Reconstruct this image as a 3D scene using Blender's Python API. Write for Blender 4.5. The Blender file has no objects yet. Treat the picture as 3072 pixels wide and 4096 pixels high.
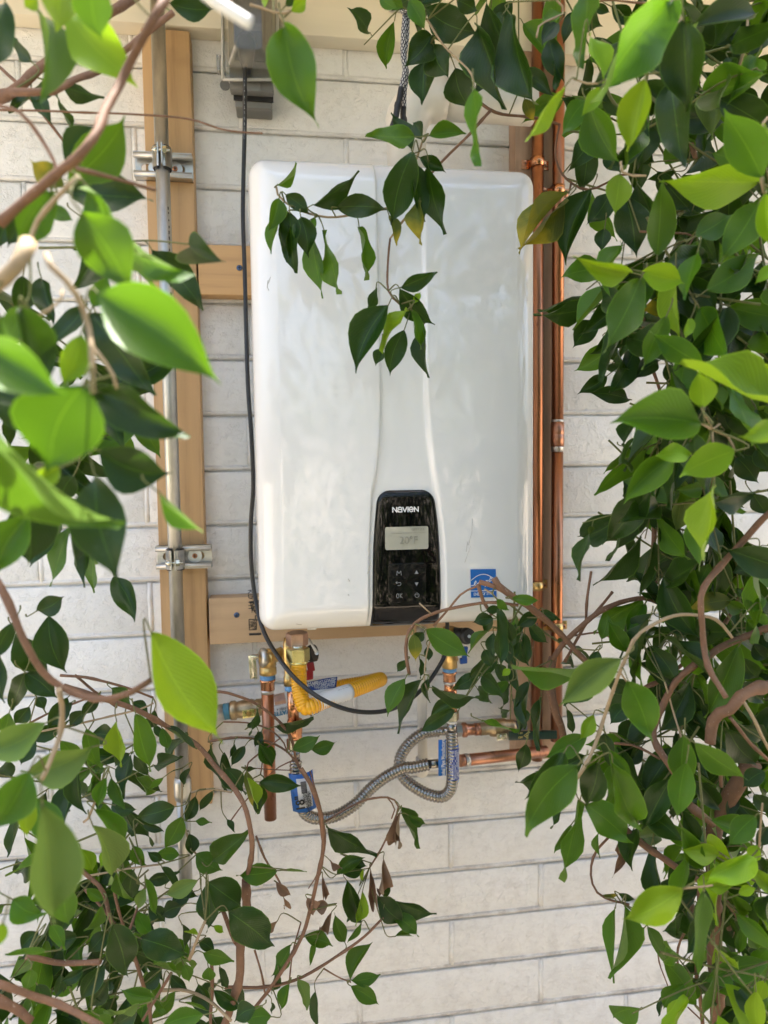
import bpy, bmesh, math, random
from mathutils import Vector, Matrix, noise
rnd = random.Random(7)
SC = bpy.context.scene
COL = SC.collection

# ------------------------------------------------------------------ camera, sky, sun, exposure
CAM = Vector((0.47338, -1.34710, 1.59371))
YAW, PITCH, ROLL, FPX = 0.1415, -0.0666, -0.0128, 2840.0
_f = Vector((math.sin(YAW) * math.cos(PITCH), math.cos(YAW) * math.cos(PITCH), math.sin(PITCH)))
_r0 = Vector((math.cos(YAW), -math.sin(YAW), 0)); _u0 = _r0.cross(_f)
_r = _r0 * math.cos(ROLL) + _u0 * math.sin(ROLL)
_u = _u0 * math.cos(ROLL) - _r0 * math.sin(ROLL)
cd = bpy.data.cameras.new('camera'); cam = bpy.data.objects.new('camera', cd); COL.objects.link(cam)
cam.matrix_world = Matrix(((_r.x, _u.x, -_f.x, CAM.x), (_r.y, _u.y, -_f.y, CAM.y), (_r.z, _u.z, -_f.z, CAM.z), (0, 0, 0, 1)))
cd.sensor_fit = 'VERTICAL'; cd.sensor_height = 36.0; cd.lens = FPX / 4096.0 * 36.0
cd.clip_start = 0.02; cd.clip_end = 400.0
cd.dof.use_dof = True; cd.dof.focus_distance = 1.06; cd.dof.aperture_fstop = 3.3
SC.camera = cam

SUN_EL, SUN_AZ = math.radians(79), math.radians(20)      # azimuth from +Y (behind the house) towards +X
w = bpy.data.worlds.new('World'); SC.world = w; w.use_nodes = True
nt = w.node_tree; bg = nt.nodes['Background']
sky = nt.nodes.new('ShaderNodeTexSky'); sky.sky_type = 'NISHITA'; sky.sun_disc = False
sky.sun_elevation = SUN_EL; sky.sun_rotation = SUN_AZ; sky.dust_density = 5.0; sky.ozone_density = 0.4; sky.air_density = 0.9
nt.links.new(sky.outputs[0], bg.inputs[0]); bg.inputs[1].default_value = 0.13
sl = bpy.data.lights.new('sun', 'SUN'); sl.energy = 2.8; sl.angle = math.radians(0.53); sl.color = (1.0, 0.965, 0.91)
so = bpy.data.objects.new('sun', sl); COL.objects.link(so)
_sd = Vector((math.sin(SUN_AZ) * math.cos(SUN_EL), math.cos(SUN_AZ) * math.cos(SUN_EL), math.sin(SUN_EL)))
so.rotation_euler = _sd.to_track_quat('Z', 'Y').to_euler(); so.location = (0, 3, 9)
vs = SC.view_settings; vs.view_transform = 'Standard'; vs.look = 'None'; vs.gamma = 1.0; vs.use_curve_mapping = False
vs.exposure = 2.62
SC.cycles.max_bounces = 8; SC.cycles.diffuse_bounces = 4; SC.cycles.glossy_bounces = 4
SC.cycles.transparent_max_bounces = 8; SC.cycles.sample_clamp_indirect = 6.0
SC.cycles.caustics_reflective = False; SC.cycles.caustics_refractive = False

# ------------------------------------------------------------------ helpers
def P(px, py, d):
    """photo point (in a 1659 x 2212 reading of it) -> place at distance d in front of the wall"""
    sx, sy = px * 3072 / 1659.0, py * 4096 / 2212.0
    ray = _f + _r * ((sx - 1536) / FPX) + _u * ((2048 - sy) / FPX)
    t = (-d - CAM.y) / ray.y
    return CAM + ray * t
def S(px, d):
    """width of px photo units at distance d from the wall, in metres"""
    return px * 1.85172 / FPX * (1.3471 - d)

def tag(o, label=None, cat=None, group=None, kind=None):
    if label: o['label'] = label
    if cat: o['category'] = cat
    if group: o['group'] = group
    if kind: o['kind'] = kind
    return o
WL = {}
def empty(name, loc, label, cat, group=None):
    o = bpy.data.objects.new(name, None); COL.objects.link(o); o.location = loc
    o.empty_display_size = 0.02; WL[o.name] = Vector(loc)
    return tag(o, label, cat, group)
def link(name, me, loc, parent=None):
    o = bpy.data.objects.new(name, me); COL.objects.link(o)
    WL[o.name] = Vector(loc)
    o.location = Vector(loc) - (WL[parent.name] if parent else Vector((0, 0, 0)))
    if parent: o.parent = parent
    return o

class MB:
    def __init__(s): s.v = []; s.f = []; s.uv = []; s.sm = []
    def face(s, idx, smooth=False, uv=None):
        s.f.append(tuple(idx)); s.sm.append(smooth); s.uv.append(uv or [(0, 0)] * len(idx))
    def box(s, lo, hi):
        b = len(s.v); x0, y0, z0 = lo; x1, y1, z1 = hi
        s.v += [(x0, y0, z0), (x1, y0, z0), (x1, y1, z0), (x0, y1, z0), (x0, y0, z1), (x1, y0, z1), (x1, y1, z1), (x0, y1, z1)]
        for q in ((0, 3, 2, 1), (4, 5, 6, 7), (0, 1, 5, 4), (1, 2, 6, 5), (2, 3, 7, 6), (3, 0, 4, 7)): s.face([b + k for k in q])
        return s
    def obox(s, c, ax, ay, az):
        """box about c with half-axes ax, ay, az"""
        b = len(s.v); c = Vector(c)
        for k in (-1, 1):
            for (i, j) in ((-1, -1), (1, -1), (1, 1), (-1, 1)): s.v.append(tuple(c + ax * i + ay * j + az * k))
        for q in ((0, 3, 2, 1), (4, 5, 6, 7), (0, 1, 5, 4), (1, 2, 6, 5), (2, 3, 7, 6), (3, 0, 4, 7)): s.face([b + k for k in q])
        return s
    def tube(s, pts, rad, n=10, smooth=True, caps=True, phase=0.0):
        pts = [Vector(p) for p in pts]; m = len(pts)
        if not hasattr(rad, '__len__'): rad = [rad] * m
        t0 = (pts[1] - pts[0]).normalized()
        ref = Vector((0, -1, 0)) if abs(t0.y) < 0.9 else Vector((1, 0, 0))
        nrm = (ref - t0 * ref.dot(t0)).normalized(); b = len(s.v); L = 0; Ls = []
        for i in range(m):
            t = (pts[min(i + 1, m - 1)] - pts[max(i - 1, 0)])
            t = t.normalized() if t.length > 1e-9 else t0
            nrm = nrm - t * nrm.dot(t); nrm.normalize(); bi = t.cross(nrm)
            if i: L += (pts[i] - pts[i - 1]).length
            Ls.append(L)
            for k in range(n):
                a = 2 * math.pi * (k + phase) / n
                s.v.append(tuple(pts[i] + (nrm * math.cos(a) + bi * math.sin(a)) * rad[i]))
        for i in range(m - 1):
            for k in range(n):
                k2 = (k + 1) % n
                s.face([b + i * n + k, b + i * n + k2, b + (i + 1) * n + k2, b + (i + 1) * n + k], smooth,
                       [(k / n, Ls[i]), ((k + 1) / n, Ls[i]), ((k + 1) / n, Ls[i + 1]), (k / n, Ls[i + 1])])
        if caps:
            s.face([b + k for k in range(n)][::-1]); s.face([b + (m - 1) * n + k for k in range(n)])
        return s
    def lathe(s, p0, p1, prof, n=20, smooth=True, phase=0.0):
        """prof: (fraction of the way from p0 to p1, radius)"""
        p0, p1 = Vector(p0), Vector(p1); ax = p1 - p0; t = ax.normalized()
        ref = Vector((0, -1, 0)) if abs(t.y) < 0.9 else Vector((1, 0, 0))
        a1 = (ref - t * ref.dot(t)).normalized(); a2 = t.cross(a1); b = len(s.v); m = len(prof)
        for (q, r) in prof:
            for k in range(n):
                a = 2 * math.pi * (k + phase) / n
                s.v.append(tuple(p0 + ax * q + (a1 * math.cos(a) + a2 * math.sin(a)) * max(r, 1e-5)))
        for i in range(m - 1):
            sm = smooth and abs(prof[i][1] - prof[i + 1][1]) < 2 * abs(prof[i][0] - prof[i + 1][0]) * ax.length + 1e-6
            for k in range(n):
                k2 = (k + 1) % n
                s.face([b + i * n + k, b + i * n + k2, b + (i + 1) * n + k2, b + (i + 1) * n + k], sm)
        s.face([b + k for k in range(n)][::-1]); s.face([b + (m - 1) * n + k for k in range(n)])
        return s
    def poly(s, pts):
        b = len(s.v); s.v += [tuple(p) for p in pts]; s.face(range(b, b + len(pts))); return s
    def build(s, name, mat, parent=None, bevel=0.0, origin=None):
        vs_ = s.v
        if origin is None:
            xs = [v[0] for v in vs_]; ys = [v[1] for v in vs_]; zs = [v[2] for v in vs_]
            origin = Vector(((min(xs) + max(xs)) / 2, (min(ys) + max(ys)) / 2, min(zs)))
        me = bpy.data.meshes.new(name)
        me.from_pydata([(v[0] - origin[0], v[1] - origin[1], v[2] - origin[2]) for v in vs_], [], s.f)
        uvl = me.uv_layers.new(name='uv'); k = 0
        for q in s.uv:
            for c in q: uvl.data[k].uv = c; k += 1
        me.polygons.foreach_set('use_smooth', s.sm); me.materials.append(mat)
        if bevel:
            bm = bmesh.new(); bm.from_mesh(me)
            es = [e for e in bm.edges if len(e.link_faces) == 2 and e.calc_face_angle(0) > 0.5]
            bmesh.ops.bevel(bm, geom=es, offset=bevel, segments=2, profile=0.6, affect='EDGES', clamp_overlap=True)
            for f in bm.faces: f.smooth = True
            bm.to_mesh(me); bm.free()
            try: me.set_sharp_from_angle(angle=math.radians(50))
            except Exception: pass
        me.update()
        return link(name, me, origin, parent)

def cat_rom(pts, n=8):
    pts = [Vector(p) for p in pts]; out = []
    q = [pts[0] * 2 - pts[1]] + pts + [pts[-1] * 2 - pts[-2]]
    for i in range(1, len(q) - 2):
        for k in range(n):
            t = k / n; a, b, c, d = q[i - 1], q[i], q[i + 1], q[i + 2]
            out.append(0.5 * ((2 * b) + (c - a) * t + (2 * a - 5 * b + 4 * c - d) * t * t + (3 * b - a - 3 * c + d) * t ** 3))
    out.append(pts[-1]); return out
def resample(pts, step):
    out = [pts[0]]; acc = 0
    for a, b in zip(pts, pts[1:]):
        L = (b - a).length
        if L < 1e-9: continue
        d = step - acc
        while d <= L: out.append(a + (b - a) * (d / L)); d += step
        acc = L - (d - step)
    out.append(pts[-1]); return out

def text_mesh(body, size, font_sx=1.0, bold=0.0, depth=0.0003, align='CENTER'):
    c = bpy.data.curves.new('lettering', 'FONT'); c.body = body; c.size = size; c.align_x = align; c.align_y = 'CENTER'
    c.offset = bold; c.extrude = depth; c.resolution_u = 3
    o = bpy.data.objects.new('lettering', c); COL.objects.link(o)
    dg = bpy.context.evaluated_depsgraph_get(); dg.update()
    me = bpy.data.meshes.new_from_object(o.evaluated_get(dg)); bpy.data.objects.remove(o); bpy.data.curves.remove(c)
    me.transform(Matrix.Diagonal((font_sx, 1, 1, 1)))
    return me
def lettering(name, body, size, loc, mat, parent, rot=(math.pi / 2, 0, 0), sx=1.0, bold=0.0, align='CENTER'):
    me = text_mesh(body, size, sx, bold, align=align)
    me.materials.clear(); me.materials.append(mat)
    o = link(name, me, loc, parent); o.rotation_euler = rot
    return o
STK = [0]
def strokes(mb, lines, o, ex, ez, width, ny=0.0):
    """flat ribbons: each line a list of (x, z) in axes ex, ez from o"""
    nrm = ex.cross(ez).normalized()
    for ln in lines:
        pts = [o + ex * a + ez * b + nrm * ny for a, b in ln]
        for a, b in zip(pts, pts[1:]):
            STK[0] = (STK[0] + 1) % 40; a = a + nrm * (STK[0] * 8e-6); b = b + nrm * (STK[0] * 8e-6)
            t = (b - a).normalized(); sd = t.cross(nrm) * (width / 2); e = t * (width * 0.35)
            mb.poly([a - e - sd, b + e - sd, b + e + sd, a - e + sd][::-1])
    return mb

# ------------------------------------------------------------------ materials
def newmat(name):
    m = bpy.data.materials.new(name); m.use_nodes = True
    nt = m.node_tree; return m, nt, nt.nodes['Principled BSDF'], nt.nodes['Material Output']
def nd(nt, typ, **kw):
    n = nt.nodes.new(typ)
    for k, v in kw.items():
        if hasattr(n, k) and not k.startswith('in'): setattr(n, k, v)
    return n
def ramp(nt, src, stops):
    r = nt.nodes.new('ShaderNodeValToRGB'); e = r.color_ramp.elements
    while len(e) < len(stops): e.new(0.5)
    for el, (p, c) in zip(e, stops):
        el.position = p; el.color = c if len(c) == 4 else (*c, 1)
    nt.links.new(src, r.inputs[0]); return r.outputs[0]
def texco(nt, kind='Object', scale=(1, 1, 1)):
    if kind == 'World':
        src = nt.nodes.new('ShaderNodeNewGeometry').outputs['Position']
    else:
        src = nt.nodes.new('ShaderNodeTexCoord').outputs[kind]
    mp = nt.nodes.new('ShaderNodeMapping'); mp.inputs['Scale'].default_value = scale
    nt.links.new(src, mp.inputs['Vector']); return mp.outputs[0]
def noise_t(nt, vec, scale, detail=4, rough=0.55, dist=0.0):
    n = nt.nodes.new('ShaderNodeTexNoise'); n.inputs['Scale'].default_value = scale; n.inputs['Detail'].default_value = detail
    n.inputs['Roughness'].default_value = rough; n.inputs['Distortion'].default_value = dist
    nt.links.new(vec, n.inputs['Vector']); return n.outputs['Fac']
def mixc(nt, fac, a, b, mode='MIX'):
    m = nt.nodes.new('ShaderNodeMix'); m.data_type = 'RGBA'; m.blend_type = mode
    for s, v in ((m.inputs[0], fac), (m.inputs[6], a), (m.inputs[7], b)):
        if hasattr(v, 'links'): nt.links.new(v, s)
        elif isinstance(v, tuple): s.default_value = v if len(v) == 4 else (*v, 1)
        else: s.default_value = v
    return m.outputs[2]
def mth(nt, op, a, b=None, c=None, clamp=False):
    m = nt.nodes.new('ShaderNodeMath'); m.operation = op; m.use_clamp = clamp
    for s, v in zip(m.inputs, (a, b, c)):
        if v is None: continue
        if hasattr(v, 'links'): nt.links.new(v, s)
        else: s.default_value = v
    return m.outputs[0]
def bump(nt, h, strength, dist, chain=None):
    b = nt.nodes.new('ShaderNodeBump'); b.inputs['Strength'].default_value = strength; b.inputs['Distance'].default_value = dist
    nt.links.new(h, b.inputs['Height'])
    if chain: nt.links.new(chain, b.inputs['Normal'])
    return b.outputs[0]
def simple(name, col, rough=0.5, metal=0.0, var=0.12, scale=60, kind='Object', stretch=(1, 1, 1), bmp=0.0, bdist=0.0006, coat=0.0, dark=None, rvar=0.15, spec=None):
    m, nt, b, out = newmat(name)
    v = texco(nt, kind, stretch); n = noise_t(nt, v, scale, 5, 0.6)
    lo = tuple(c * (1 - var) for c in col) if dark is None else dark
    hi = tuple(min(1, c * (1 + var)) for c in col)
    nt.links.new(ramp(nt, n, [(0.3, lo), (0.7, hi)]), b.inputs['Base Color'])
    n2 = noise_t(nt, v, scale * 0.37, 3)
    nt.links.new(mth(nt, 'MULTIPLY_ADD', n2, rvar, rough - rvar * 0.5, True), b.inputs['Roughness'])
    b.inputs['Metallic'].default_value = metal; b.inputs['Coat Weight'].default_value = coat
    if spec is not None: b.inputs['Specular IOR Level'].default_value = spec
    if bmp: nt.links.new(bump(nt, n, bmp, bdist), b.inputs['Normal'])
    return m

def wall_mat(name, dirt, joint=False):
    m, nt, b, out = newmat(name)
    v = texco(nt, 'World')
    big = noise_t(nt, v, 1.6, 3); mid = noise_t(nt, v, 21, 5, 0.65)
    col = ramp(nt, big, [(0.3, (0.785, 0.768, 0.730)), (0.7, (0.825, 0.815, 0.790))])
    # grime with its own blotchy shape: a little everywhere, more low down where soil splashes
    sep = nt.nodes.new('ShaderNodeSeparateXYZ'); nt.links.new(nt.nodes.new('ShaderNodeNewGeometry').outputs['Position'], sep.inputs[0])
    low = mth(nt, 'MULTIPLY_ADD', sep.outputs['Z'], -0.9, 1.30, True)
    fine = noise_t(nt, texco(nt, 'World', (1, 1, 2.2)), 55, 6, 0.75)
    g = mth(nt, 'MULTIPLY_ADD', mid, 0.55, mth(nt, 'MULTIPLY', fine, 0.5))
    spots = ramp(nt, g, [(0.52 - 0.06 * dirt, (0, 0, 0)), (0.66, (1, 1, 1))])
    amt = mth(nt, 'MULTIPLY', spots, mth(nt, 'MULTIPLY_ADD', low, 0.34 * dirt + 0.03, 0.05 * dirt + 0.015), clamp=True)
    if joint:   # grime lodged along the ledge of the bed joint, patchy, heavier lower down
        led = ramp(nt, noise_t(nt, texco(nt, 'World', (1, 1, 0.6)), 14, 5, 0.7), [(0.36, (0, 0, 0)), (0.62, (1, 1, 1))])
        amt = mth(nt, 'MAXIMUM', amt, mth(nt, 'MULTIPLY', led, mth(nt, 'MULTIPLY_ADD', low, 0.50, 0.22)))
    speck = ramp(nt, noise_t(nt, v, 150, 3), [(0.67, (0, 0, 0)), (0.73, (1, 1, 1))])
    gate2 = ramp(nt, noise_t(nt, v, 12, 3), [(0.5, (0, 0, 0)), (0.62, (1, 1, 1))])
    amt2 = mth(nt, 'MULTIPLY', mth(nt, 'MULTIPLY', speck, gate2), 0.30, clamp=True)
    c1 = mixc(nt, amt, col, (0.24, 0.175, 0.13)); c2 = mixc(nt, amt2, c1, (0.26, 0.22, 0.17))
    nt.links.new(c2, b.inputs['Base Color']); b.inputs['Roughness'].default_value = 0.5
    b.inputs['Specular IOR Level'].default_value = 0.4
    # short raised squiggles and pits pressed into the face of the block, under the paint
    sq = noise_t(nt, texco(nt, 'World', (1, 1, 1.2)), 85, 2.0, 0.5, 1.6)
    rid = mth(nt, 'SUBTRACT', 1.0, mth(nt, 'MULTIPLY', mth(nt, 'ABSOLUTE', mth(nt, 'SUBTRACT', sq, 0.5)), 9.0), clamp=True)
    gate = ramp(nt, noise_t(nt, v, 62, 3), [(0.44, (0, 0, 0)), (0.60, (1, 1, 1))])
    rid = mth(nt, 'MULTIPLY', rid, gate)
    fl = noise_t(nt, v, 150, 4, 0.6)
    hgt = mth(nt, 'MULTIPLY_ADD', fl, 0.8, mth(nt, 'MULTIPLY_ADD', rid, 0.6, mth(nt, 'MULTIPLY', mid, 0.15)))
    nt.links.new(bump(nt, hgt, 0.68, 0.0025), b.inputs['Normal'])
    return m

def wood_mat(name, axis, a, c, seed=0.0, knot=True):
    m, nt, b, out = newmat(name)
    st = {'z': (1, 1, 0.055), 'x': (0.055, 1, 1)}[axis]
    v = texco(nt, 'Object', st)
    mp = v.node; mp.inputs['Location'].default_value = (seed, seed * 1.7, seed * 0.3)
    d = noise_t(nt, v, 14, 3, 0.5, 0.4)
    wv = nt.nodes.new('ShaderNodeTexWave'); wv.wave_type = 'BANDS'; wv.bands_direction = 'X' if axis == 'z' else 'Z'
    wv.inputs['Scale'].default_value = 11; wv.inputs['Distortion'].default_value = 5.5; wv.inputs['Detail'].default_value = 3; wv.inputs['Detail Scale'].default_value = 1.3
    nt.links.new(v, wv.inputs['Vector'])
    fine = noise_t(nt, v, 260, 3, 0.6)
    streak = noise_t(nt, v, 62, 4, 0.6)
    g = mth(nt, 'MULTIPLY_ADD', fine, 0.28, mth(nt, 'MULTIPLY_ADD', wv.outputs['Fac'], 0.16, mth(nt, 'MULTIPLY_ADD', streak, 0.32, mth(nt, 'MULTIPLY', d, 0.42))))
    col = ramp(nt, g, [(0.2, c), (0.55, a), (0.85, tuple(min(1, k * 1.12) for k in a))])
    if knot:
        vo = nt.nodes.new('ShaderNodeTexVoronoi'); vo.inputs['Scale'].default_value = 5.2; vo.inputs['Randomness'].default_value = 1.0
        st2 = {'z': (1, 1, 0.5), 'x': (0.5, 1, 1)}[axis]
        v2 = texco(nt, 'Object', st2); v2.node.inputs['Location'].default_value = (seed + 0.02, 0, seed)
        nt.links.new(v2, vo.inputs['Vector'])
        k = ramp(nt, vo.outputs['Distance'], [(0.02, (1, 1, 1)), (0.10, (0, 0, 0))])
        col = mixc(nt, mth(nt, 'MULTIPLY', k, 0.75), col, (0.16, 0.075, 0.03))
    stain = ramp(nt, noise_t(nt, texco(nt, 'Object', (1, 1, 1)), 9, 4), [(0.55, (0, 0, 0)), (0.8, (1, 1, 1))])
    col = mixc(nt, mth(nt, 'MULTIPLY', stain, 0.35), col, tuple(k * 0.6 for k in c))
    nt.links.new(col, b.inputs['Base Color']); b.inputs['Roughness'].default_value = 0.62
    nt.links.new(bump(nt, g, 0.25, 0.0006), b.inputs['Normal'])
    return m

def copper_mat(name, col, stain=0.35, rough=0.28):
    m, nt, b, out = newmat(name)
    v = texco(nt, 'World', (1, 1, 0.25)); n = noise_t(nt, v, 40, 6, 0.65); f = noise_t(nt, texco(nt, 'World', (1, 1, 0.35)), 19, 5, 0.7)
    base = ramp(nt, n, [(0.3, tuple(c * 0.72 for c in col)), (0.7, col)])
    st = ramp(nt, f, [(0.58, (0, 0, 0)), (0.66, (1, 1, 1))])
    c2 = mixc(nt, mth(nt, 'MULTIPLY', st, stain), base, (0.10, 0.045, 0.03))
    nt.links.new(c2, b.inputs['Base Color']); b.inputs['Metallic'].default_value = 1.0
    nt.links.new(mth(nt, 'MULTIPLY_ADD', st, 0.25, mth(nt, 'MULTIPLY_ADD', n, 0.16, rough - 0.08), True), b.inputs['Roughness'])
    nt.links.new(bump(nt, n, 0.15, 0.0003), b.inputs['Normal'])
    return m

M = {}
M['block'] = wall_mat('painted_block', 0.5)
M['mortar'] = wall_mat('painted_mortar', 1.2, True)
M['head_joint'] = wall_mat('painted_head_joint', 0.6)
M['trimpaint'] = simple('cream_trim_paint', (0.74, 0.68, 0.54), 0.42, var=0.06, scale=9, stretch=(0.2, 1, 2.5), bmp=0.25, bdist=0.001)
M['soffit'] = simple('soffit_paint', (0.66, 0.55, 0.38), 0.6, var=0.05, scale=8)
M['post_wood'] = wood_mat('pine_post', 'z', (0.55, 0.345, 0.165), (0.27, 0.145, 0.058), 0.3)
M['pipe_board_wood'] = wood_mat('pine_board_upright', 'z', (0.46, 0.30, 0.20), (0.26, 0.15, 0.09), 2.1)
M['block_wood'] = wood_mat('pine_board_level', 'x', (0.55, 0.34, 0.155), (0.26, 0.14, 0.055), 1.1)
M['rail_wood'] = wood_mat('pine_rail', 'x', (0.55, 0.37, 0.21), (0.33, 0.195, 0.10), 4.4, False)
M['ink'] = simple('stamp_ink', (0.02, 0.018, 0.016), 0.6)
M['galv'] = simple('galvanised_steel', (0.47, 0.465, 0.43), 0.40, 1.0, 0.34, 34, 'Object', (1, 1, 0.3), 0.12, 0.0004, rvar=0.3)
M['zinc'] = simple('zinc_strut', (0.52, 0.51, 0.475), 0.38, 1.0, 0.25, 60, 'Object', (0.25, 1, 1), 0.12, 0.0004, rvar=0.25)
M['washer'] = simple('zinc_washer', (0.75, 0.76, 0.75), 0.42, 0.8, 0.08, 60)
M['rubber'] = simple('black_rubber', (0.018, 0.018, 0.018), 0.5)
M['coppers'] = simple('copper_screw', (0.62, 0.30, 0.17), 0.35, 1.0)
M['blue_screw'] = simple('blue_screw', (0.08, 0.13, 0.25), 0.35, 0.8)
M['dark'] = simple('dark_slot', (0.012, 0.012, 0.012), 0.7)
M['cord'] = simple('black_cord', (0.014, 0.014, 0.014), 0.36, 0, 0.2, 200)
M['enamel'] = None
M['black_gloss'] = simple('black_gloss_panel', (0.004, 0.004, 0.004), 0.05, 0, 0.3, 40, rvar=0.04, spec=0.45)
M['keypad'] = simple('keypad_gloss', (0.008, 0.008, 0.008), 0.08, 0, 0.3, 40, rvar=0.06, spec=0.4)
M['lcd'] = simple('lcd_screen', (0.45, 0.44, 0.36), 0.12, 0, 0.03, 10, coat=0.5)
M['lcd_ink'] = simple('lcd_digits', (0.30, 0.295, 0.24), 0.4)
M['white_ink'] = simple('white_print', (0.80, 0.80, 0.80), 0.5, var=0.02)
M['grey_ink'] = simple('grey_print', (0.24, 0.25, 0.25), 0.5, var=0.02)
M['blue_label'] = simple('blue_label', (0.006, 0.12, 0.46), 0.3, var=0.05, scale=40)
M['blue_dark'] = simple('dark_blue_label', (0.015, 0.05, 0.26), 0.35, var=0.06)
M['sticker_blue'] = simple('sticker_blue', (0.005, 0.14, 0.50), 0.32, var=0.04, scale=30)
M['label_white'] = simple('white_label', (0.74, 0.74, 0.74), 0.4, var=0.04)
M['fine_print'] = simple('fine_print', (0.10, 0.10, 0.11), 0.6)
M['yellow'] = simple('yellow_epoxy_coat', (0.80, 0.39, 0.003), 0.3, 0, 0.06, 80, coat=0.3)
M['brass'] = simple('brass', (0.60, 0.42, 0.17), 0.32, 1.0, 0.22, 90, bmp=0.1, bdist=0.0004)
M['brass_dull'] = simple('dull_brass', (0.40, 0.31, 0.19), 0.42, 1.0, 0.3, 90, bmp=0.2, bdist=0.0005)
M['yzinc'] = simple('yellow_zinc', (0.72, 0.66, 0.30), 0.22, 1.0, 0.2, 50)
M['pinkzinc'] = simple('pink_zinc', (0.55, 0.36, 0.27), 0.34, 1.0, 0.2, 50)
M['stainless'] = simple('stainless', (0.33, 0.31, 0.28), 0.22, 1.0, 0.12, 90, rvar=0.12)
M['chrome'] = simple('plated_nut', (0.60, 0.59, 0.50), 0.18, 1.0, 0.15, 60)
M['copper'] = copper_mat('copper_pipe', (0.46, 0.205, 0.11), 0.88, 0.30)
M['copper_new'] = copper_mat('bright_copper', (0.78, 0.38, 0.20), 0.1, 0.22)
M['copper_old'] = copper_mat('dull_copper', (0.55, 0.27, 0.17), 0.6, 0.36)
M['solder'] = simple('solder', (0.55, 0.53, 0.50), 0.4, 1.0, 0.2, 120, bmp=0.3, bdist=0.0006)
M['blue_tape'] = simple('blue_thread_seal', (0.16, 0.38, 0.68), 0.45, var=0.15, scale=200)
M['black_plastic'] = simple('black_plastic', (0.016, 0.016, 0.017), 0.32)
M['red_plastic'] = simple('red_vinyl_handle', (0.30, 0.012, 0.018), 0.32)
M['blue_plastic'] = simple('blue_vinyl_handle', (0.02, 0.08, 0.30), 0.35)
M['green_plastic'] = simple('dark_green_handle', (0.006, 0.03, 0.022), 0.35)
M['gold_ink'] = simple('gold_print', (0.62, 0.50, 0.16), 0.5)
M['pvc'] = simple('white_pvc', (0.74, 0.69, 0.60), 0.35, 0, 0.07, 14, bmp=0.05)
M['pvc_old'] = simple('weathered_pvc', (0.66, 0.62, 0.55), 0.45, 0, 0.1, 20)
M['greybox'] = simple('grey_outlet_plastic', (0.175, 0.172, 0.16), 0.5, 0, 0.05, 60)
M['frost'] = simple('frosted_rim', (0.42, 0.41, 0.375), 0.4)
M['dark_box'] = simple('dark_receptacle', (0.075, 0.073, 0.068), 0.45)
M['white_plastic'] = simple('white_plastic', (0.80, 0.80, 0.78), 0.35, var=0.03)
M['soil'] = simple('dry_soil', (0.42, 0.35, 0.26), 0.9, 0, 0.25, 3.0, 'World', (1, 1, 1), 0.6, 0.02)
M['bounce_wall'] = simple('bounce_stucco', (0.70, 0.65, 0.57), 0.85, 0, 0.12, 4, 'World', bmp=0.3, bdist=0.01)  # pale so the added wall brightens the heater's reflections
M['bark'] = None

def enamel():
    m, nt, b, out = newmat('white_enamel')
    b.inputs['Base Color'].default_value = (0.80, 0.80, 0.775, 1)
    v = texco(nt, 'World', (1, 1, 0.30)); v2 = texco(nt, 'World', (1, 1, 0.6))
    n = noise_t(nt, v, 42, 3, 0.5); n2 = noise_t(nt, v2, 210, 2, 0.5)
    dust = ramp(nt, noise_t(nt, texco(nt, 'World', (1, 1, 0.2)), 26, 5, 0.6), [(0.35, (0, 0, 0)), (0.8, (1, 1, 1))])
    nt.links.new(mixc(nt, mth(nt, 'MULTIPLY', dust, 0.03), (0.83, 0.83, 0.82), (0.62, 0.57, 0.47)), b.inputs['Base Color'])
    nt.links.new(mth(nt, 'MULTIPLY_ADD', dust, 0.03, 0.06), b.inputs['Roughness'])
    b.inputs['Coat Weight'].default_value = 0.4; b.inputs['Coat Roughness'].default_value = 0.03; b.inputs['Coat IOR'].default_value = 1.52
    h = mth(nt, 'MULTIPLY_ADD', n2, 0.10, n)
    bn = bump(nt, h, 0.10, 0.0005); nt.links.new(bn, b.inputs['Normal']); nt.links.new(bn, b.inputs['Coat Normal'])
    return m
M['enamel'] = enamel()
def clear_plastic():
    m, nt, b, out = newmat('clear_polycarbonate')
    g = nt.nodes.new('ShaderNodeBsdfGlossy'); g.inputs['Roughness'].default_value = 0.15; g.inputs['Color'].default_value = (0.9, 0.9, 0.88, 1)
    t = nt.nodes.new('ShaderNodeBsdfTransparent'); t.inputs['Color'].default_value = (0.84, 0.83, 0.79, 1)
    d = nt.nodes.new('ShaderNodeBsdfDiffuse'); d.inputs['Color'].default_value = (0.5, 0.49, 0.45, 1)
    lw = nt.nodes.new('ShaderNodeLayerWeight'); lw.inputs['Blend'].default_value = 0.25
    m1 = nt.nodes.new('ShaderNodeMixShader'); m1.inputs[0].default_value = 0.10
    nt.links.new(t.outputs[0], m1.inputs[1]); nt.links.new(d.outputs[0], m1.inputs[2])
    m2 = nt.nodes.new('ShaderNodeMixShader'); nt.links.new(mth(nt, 'MULTIPLY_ADD', lw.outputs['Facing'], 0.35, 0.02, True), m2.inputs[0])
    nt.links.new(m1.outputs[0], m2.inputs[1]); nt.links.new(g.outputs[0], m2.inputs[2])
    nt.links.new(m2.outputs[0], out.inputs[0]); return m
M['clear'] = clear_plastic()
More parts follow.
